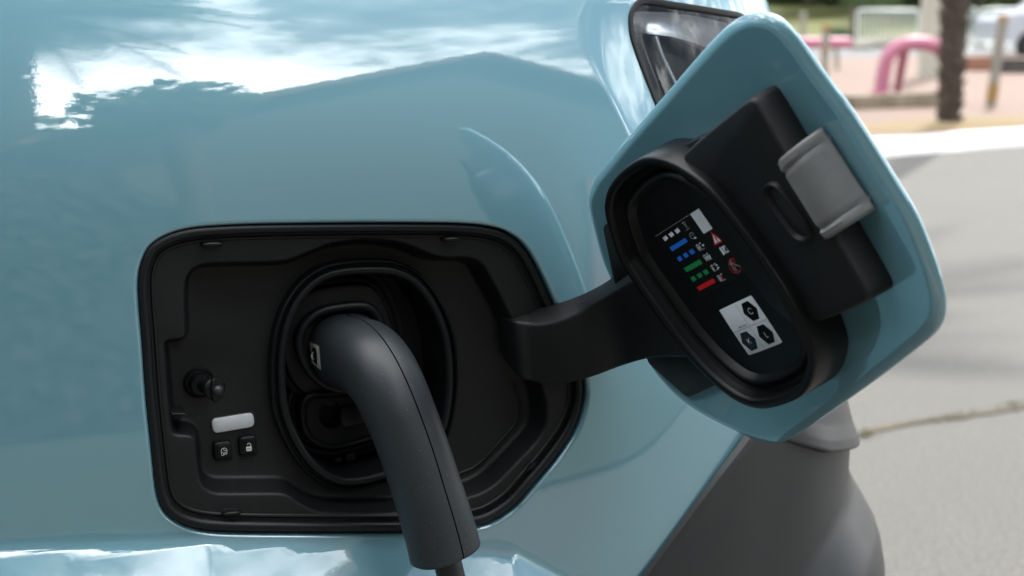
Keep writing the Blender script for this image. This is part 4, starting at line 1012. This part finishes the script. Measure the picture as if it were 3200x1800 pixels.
for k, (bx, by) in enumerate(bats):
    polys(mb, [[zs(bx - 60, by - 32), zs(bx - 42, by - 40), zs(bx - 35, by - 26), zs(bx - 52, by - 18)], [zs(bx - 12, by - 60), zs(bx + 6, by - 68), zs(bx + 13, by - 54), zs(bx - 4, by - 46)]], fp, FL, h1)
    for j in range((2, 4, 1, 2)[k]):
        ox, oy = bx - 42 + j * 20, by - 6 - j * 10
        polys(mb, [[zs(ox, oy), zs(ox + 12, oy - 6), zs(ox + 42, oy + 44), zs(ox + 30, oy + 50)]], fp, FL, h1)
polys(mb, [[zs(930, 803), zs(962, 785), zs(972, 805), zs(945, 822)], [zs(1135, 1100), zs(1165, 1088), zs(1172, 1108), zs(1145, 1120)], [zs(1160, 1140), zs(1190, 1125), zs(1198, 1145), zs(1168, 1158)]], fp, FL, h1)
polys(mb, [[zs(*p) for p in arc(833, 692, 17, 17, 0, 330, 12)]], fp, FL, h1)
part('sticker_print', mb, M['white_print'], flap, smooth=False)
mb = MB()
for bx, by in bats:
    strokes(mb, [[zs(bx - 63, by - 14), zs(bx - 10, by + 58), zs(bx + 70, by + 18)], [zs(bx - 63, by - 14), zs(bx - 5, by - 44)]], .00022, fp, FL, h1)
strokes(mb, [[zs(636, 470), zs(680, 448), zs(700, 520), zs(742, 546), zs(708, 574), zs(690, 510), zs(636, 470)]], .00022, fp, FL, h1)
strokes(mb, [[zs(*p) for p in arc(790, 660, 34, 50, 40, 350, 22, -28)], [zs(772, 640), zs(790, 662), zs(806, 652)]], .00018, fp, FL, h1)
strokes(mb, [[zs(1360, 1050), zs(1385, 1090), zs(1400, 1150), zs(1440, 1190)], [zs(1400, 1080), zs(1440, 1100), zs(1510, 1118)], [zs(1420, 1130), zs(1450, 1170), zs(1475, 1200)]], .00030, fp, FL, h1)
strokes(mb, [[zs(*p) for p in arc(1368, 1065, 22, 30, 0, 360, 14)]], .0002, fp, FL, h1)
strokes(mb, [[zs(230, 672), zs(750, 338)]], .0001, fp, FL, h1)
part('sticker_print', mb, M['white_print'], flap, smooth=False)
mb = MB(); polys(mb, [[zs(443, 838), zs(680, 694), zs(720, 752), zs(486, 896)], [zs(553, 998), zs(603, 962), zs(649, 1020), zs(598, 1054)], [zs(642, 944), zs(694, 908), zs(740, 965), zs(687, 1002)], [zs(733, 892), zs(788, 855), zs(834, 912), zs(779, 950)]], fp, FL, h1); part('sticker_print', mb, M['blue'], flap, smooth=False)
mb = MB(); polys(mb, [[zs(660, 1152), zs(902, 1015), zs(944, 1080), zs(704, 1212)], [zs(759, 1298), zs(812, 1263), zs(856, 1320), zs(802, 1356)], [zs(851, 1248), zs(905, 1214), zs(950, 1270), zs(896, 1307)], [zs(945, 1197), zs(1002, 1162), zs(1046, 1222), zs(990, 1257)]], fp, FL, h1); part('sticker_print', mb, M['green'], flap, smooth=False)
mb = MB(); polys(mb, [[(2177, 897), (2228, 870), (2237, 882), (2186, 909)], [zs(1072, 600), zs(1264, 738), zs(1128, 814)]], fp, FL, h1)
strokes(mb, [[zs(*p) for p in arc(1430, 1115, 80, 116, 0, 360, 30, -26)], [zs(1425, 1020), zs(1435, 1110), zs(1436, 1210)], [zs(1200, 1290), zs(1262, 1310)], [zs(1245, 1260), zs(1225, 1330)]], .00042, fp, FL, h2); part('sticker_print', mb, M['red'], flap, smooth=False)
mb = MB(); polys(mb, [[zs(1115, 668), zs(1130, 664), zs(1165, 722), zs(1155, 728)], [zs(1165, 738), zs(1178, 735), zs(1180, 750), zs(1168, 752)], [zs(1270, 835), zs(1290, 830), zs(1320, 885), zs(1295, 895)]], fp, FL, h3); part('sticker_print', mb, M['black_ink'], flap, smooth=False)
# white identifier sticker
mb = fprism([zt(300, 455), zt(320, 440), zt(930, 155), zt(962, 158), zt(1570, 1080), zt(1560, 1112), zt(925, 1352), zt(890, 1350)], HP - .0005, HS, .00005, 1, 80); part('sticker', mb, M['white_print'], flap, weld=1e-6, label='white sticker with three black hexagons lettered C, K and L')
mb = MB(); polys(mb, [[zt(*p) for p in q] for q in ([(875, 258), (1062, 405), (1112, 612), (990, 665), (800, 518), (750, 318)], [(850, 872), (1030, 1018), (1080, 1218), (955, 1268), (770, 1112), (725, 915)], [(1190, 730), (1378, 880), (1427, 1085), (1298, 1135), (1108, 980), (1060, 775)])], fp, FL, h1)
strokes(mb, [[zt(612, 315), zt(1222, 1232)], [zt(595, 905), zt(1262, 628)]], .00016, fp, FL, h1)
text(mb, '14806 3693 R', zt(706, 822), np.array([158, -66]) / 6.44, np.array([-20, -36]) / 6.44, fp, FL, h1)
part('sticker_print', mb, M['black_ink'], flap, smooth=False)
mb = MB(); strokes(mb, [[zt(*p) for p in q] for q in ([(948, 428), (925, 406), (897, 410), (884, 432), (890, 465), (910, 498), (935, 518), (962, 520), (982, 508), (984, 484)], [(850, 1025), (915, 1130)], [(904, 1010), (888, 1085)], [(888, 1062), (965, 1112)], [(1195, 886), (1260, 992), (1300, 975)])], .00034, fp, FL, h2); part('sticker_print', mb, M['white_ink'], flap, smooth=False)

# ================================================================ charging plug
plug_base = L(*pp(1068, 1088, .048), .048)
plug = thing('charging_plug', tuple(plug_base), 'dusty black charging plug with curved grip pushed into the socket', 'plug')
CO = [(918, 1081), (925, 1040), (945, 1000), (985, 965), (1040, 948), (1140, 938), (1178, 955), (1204, 990), (1222, 1050), (1224, 1120), (1205, 1180), (1165, 1222), (1100, 1238), (1040, 1232), (985, 1205), (940, 1150)]
co2 = ploop(CO, .036, 120)
mb = MB(); mb.loft([L2(off2(co2, i), h) for i, h in [(.004, .056), (.0035, .047), (.0012, .0455), (.0006, .0440), (.0002, .0400), (.0006, .0375), (.0018, .0362), (.0034, .0358), (.0052, .0362), (.0064, .0380), (.0068, .042)]])
part('collar', mb, M['rubber'], plug, angle=50)
ST = [(1080, 1090, .046, .0245, .0245), (1090, 1098, .034, .0240, .0242), (1105, 1106, .022, .0236, .0240), (1136, 1116, .002, .0230, .0236), (1172, 1146, -.017, .0222, .0232), (1206, 1196, -.030, .0212, .0228), (1240, 1268, -.038, .0205, .0222),
      (1272, 1348, -.042, .0202, .0215), (1302, 1430, -.045, .0204, .0208), (1330, 1515, -.047, .0208, .0200), (1357, 1600, -.048, .0215, .0196), (1378, 1672, -.048, .0222, .0194), (1391, 1724, -.048, .0226, .0192)]
cs = np.array([L(*pp(x, y, h), h) for x, y, h, _, _ in ST]); ra = np.array([s[3] for s in ST]); rb = np.array([s[4] for s in ST])
def cat(P, m):
    P = np.asarray(P, float); n = len(P); o = []
    for t in np.linspace(0, n - 1, m):
        i = min(int(t), n - 2); u = t - i
        p = [P[max(i - 1, 0)], P[i], P[i + 1], P[min(i + 2, n - 1)]]
        o.append(.5 * (2 * p[1] + (-p[0] + p[2]) * u + (2 * p[0] - 5 * p[1] + 4 * p[2] - p[3]) * u * u + (-p[0] + 3 * p[1] - 3 * p[2] + p[3]) * u ** 3))
    return np.array(o)
cc = cat(cs, 90); ca = cat(ra[:, None], 90)[:, 0]; cb = cat(rb[:, None], 90)[:, 0]
T = np.gradient(cc, axis=0); T /= np.linalg.norm(T, axis=1, keepdims=True)
S = EA.copy(); ringsH = []; gro = []
NA = 120
for i in range(90):
    S = S - T[i] * (S @ T[i]); S /= np.linalg.norm(S); B = np.cross(S, T[i])
    if i == 0 and B[2] < 0: sgnB = -1
    elif i == 0: sgnB = 1
    B = B * sgnB
    an = np.linspace(0, 2 * np.pi, NA, endpoint=False) + np.pi / 2
    e = 2.35; c_, s_ = np.cos(an), np.sin(an)
    rr = (np.abs(c_) ** e + np.abs(s_) ** e) ** (-1 / e)
    k = np.ones(NA)
    ringsH.append((cc[i], S.copy(), B.copy(), rr, c_, s_, ca[i], cb[i]))
# split shells: insert a narrow groove at the middle line (angle 90 degrees)
def hring(d, scale=1.0, along=0.0):
    c0, S_, B_, rr, c_, s_, a_, b_ = d
    P = c0 + scale * ((rr * c_ * a_)[:, None] * S_ + (rr * s_ * b_)[:, None] * B_)
    g = .0005; top = P[0]
    gro_ = [top - S_ * g, top - S_ * g * .7 - B_ * .0016, top + S_ * g * .7 - B_ * .0016, top + S_ * g]
    return np.vstack([P[1:], [gro_[3], gro_[2], gro_[1], gro_[0]]]) if False else np.vstack([[gro_[0]], P[1:-0] if False else P[1:], [gro_[3], gro_[2], gro_[1]]])
rg = [hring(d) for d in ringsH]
end = ringsH[-1]; tl = T[-1]
rg += [hring(end, .985) + tl * .0012, hring(end, .95) + tl * .0019, hring(end, .86) + tl * .0018, hring(end, .80) + tl * .0010, hring(end, .78) - tl * .010, hring(end, .40) - tl * .011]
mb = MB(); m_ = len(rg[0]); mb.loft(rg)
mi = []
for i in range(len(rg) - 1):
    for j in range(m_): mi.append(1 if j >= m_ - 3 else 0)
mb.mi = mi
handle = part('handle', mb, [M['handle'], M['deep']], plug, angle=60)
bv = BVHTree.FromPolygons([tuple(np.array(v.co) + origin_of(plug)) for v in handle.data.vertices], [tuple(p.vertices) for p in handle.data.polygons])
def onto(px, py, off):
    d = ray(px, py); h_, n_, _, _ = bv.ray_cast(Vector(CAM), Vector(d).normalized())
    if h_ is None: return None
    n = np.array(n_); n = n if n @ d < 0 else -n
    return np.array(h_) + n * off
def decal(quad, off, m, name, nu=10, nv=10, keepf=None):
    q = np.array(quad, float); P = []; ok = True
    for v in np.linspace(0, 1, nv):
        for u in np.linspace(0, 1, nu):
            p = (q[0] * (1 - u) + q[1] * u) * (1 - v) + (q[3] * (1 - u) + q[2] * u) * v
            P.append(onto(p[0], p[1], off))
    mb = MB(); idx = [(j * nu + i, j * nu + i + 1, (j + 1) * nu + i + 1, (j + 1) * nu + i) for j in range(nv - 1) for i in range(nu - 1)]
    idx = [f for f in idx if all(P[k] is not None for k in f)]
    P = [p if p is not None else np.zeros(3) for p in P]
    mb.add(P, idx); return part(name, mb, m, plug)
def zh(x, y): return (900 + x / 3.22, 900 + y / 3.22)
STK = [zh(218, 538), zh(314, 584), zh(334, 826), zh(240, 752)]
st = decal(STK, .00015, M['worn_white'], 'sticker'); st['label'] = 'worn white sticker with a black hexagon lettered C'
hx = [(257, 590), (283, 608), (296, 668), (296, 778), (262, 742), (228, 660)]
c = np.mean(hx, 0); mb = MB(); pts = [onto(*zh(*c), .0003)]; fs = []
for k in range(6):
    for w in np.linspace(0, 1, 5)[:-1]:
        p = np.array(hx[k]) * (1 - w) + np.array(hx[(k + 1) % 6]) * w; pts.append(onto(*zh(*p), .0003))
n_ = len(pts) - 1
if all(p is not None for p in pts):
    mb.add(pts, [(0, 1 + i, 1 + (i + 1) % n_) for i in range(n_)]); part('sticker_print', mb, M['black_ink'], plug, smooth=False)
    mb = MB(); ln = [onto(*zh(x, y), .00045) for x, y in [(268, 650), (258, 644), (250, 652), (247, 675), (250, 700), (258, 716), (266, 722), (272, 712)]]
    for p0, p1 in zip(ln[:-1], ln[1:]):
        t = (p1 - p0) / np.linalg.norm(p1 - p0); v_ = CAM - p0; v_ /= np.linalg.norm(v_); s_ = np.cross(t, v_) * .00045
        mb.add([p0 - s_ - t * .0002, p1 - s_ + t * .0002, p1 + s_ + t * .0002, p0 + s_ - t * .0002], [(0, 1, 2, 3)])
    part('sticker_print', mb, M['white_ink'], plug, smooth=False)
# cable
p0 = cc[-1] - tl * .012; pts = [p0, p0 + tl * .05, p0 + tl * .10 + np.array([.004, -.002, -.01]), p0 + tl * .16 + np.array([.006, -.004, -.06]), p0 + np.array([.06, -.06, -.42]), np.array([p0[0] + .05, p0[1] - .09, .09]), np.array([p0[0] - .02, p0[1] - .14, .014]), np.array([p0[0] - .35, p0[1] - .22, .012]), np.array([p0[0] - 1.2, p0[1] - .1, .012])]
mb = MB(); mb.tube(cat(pts, 90), .0088, 20); part('cable', mb, M['cable'], plug)
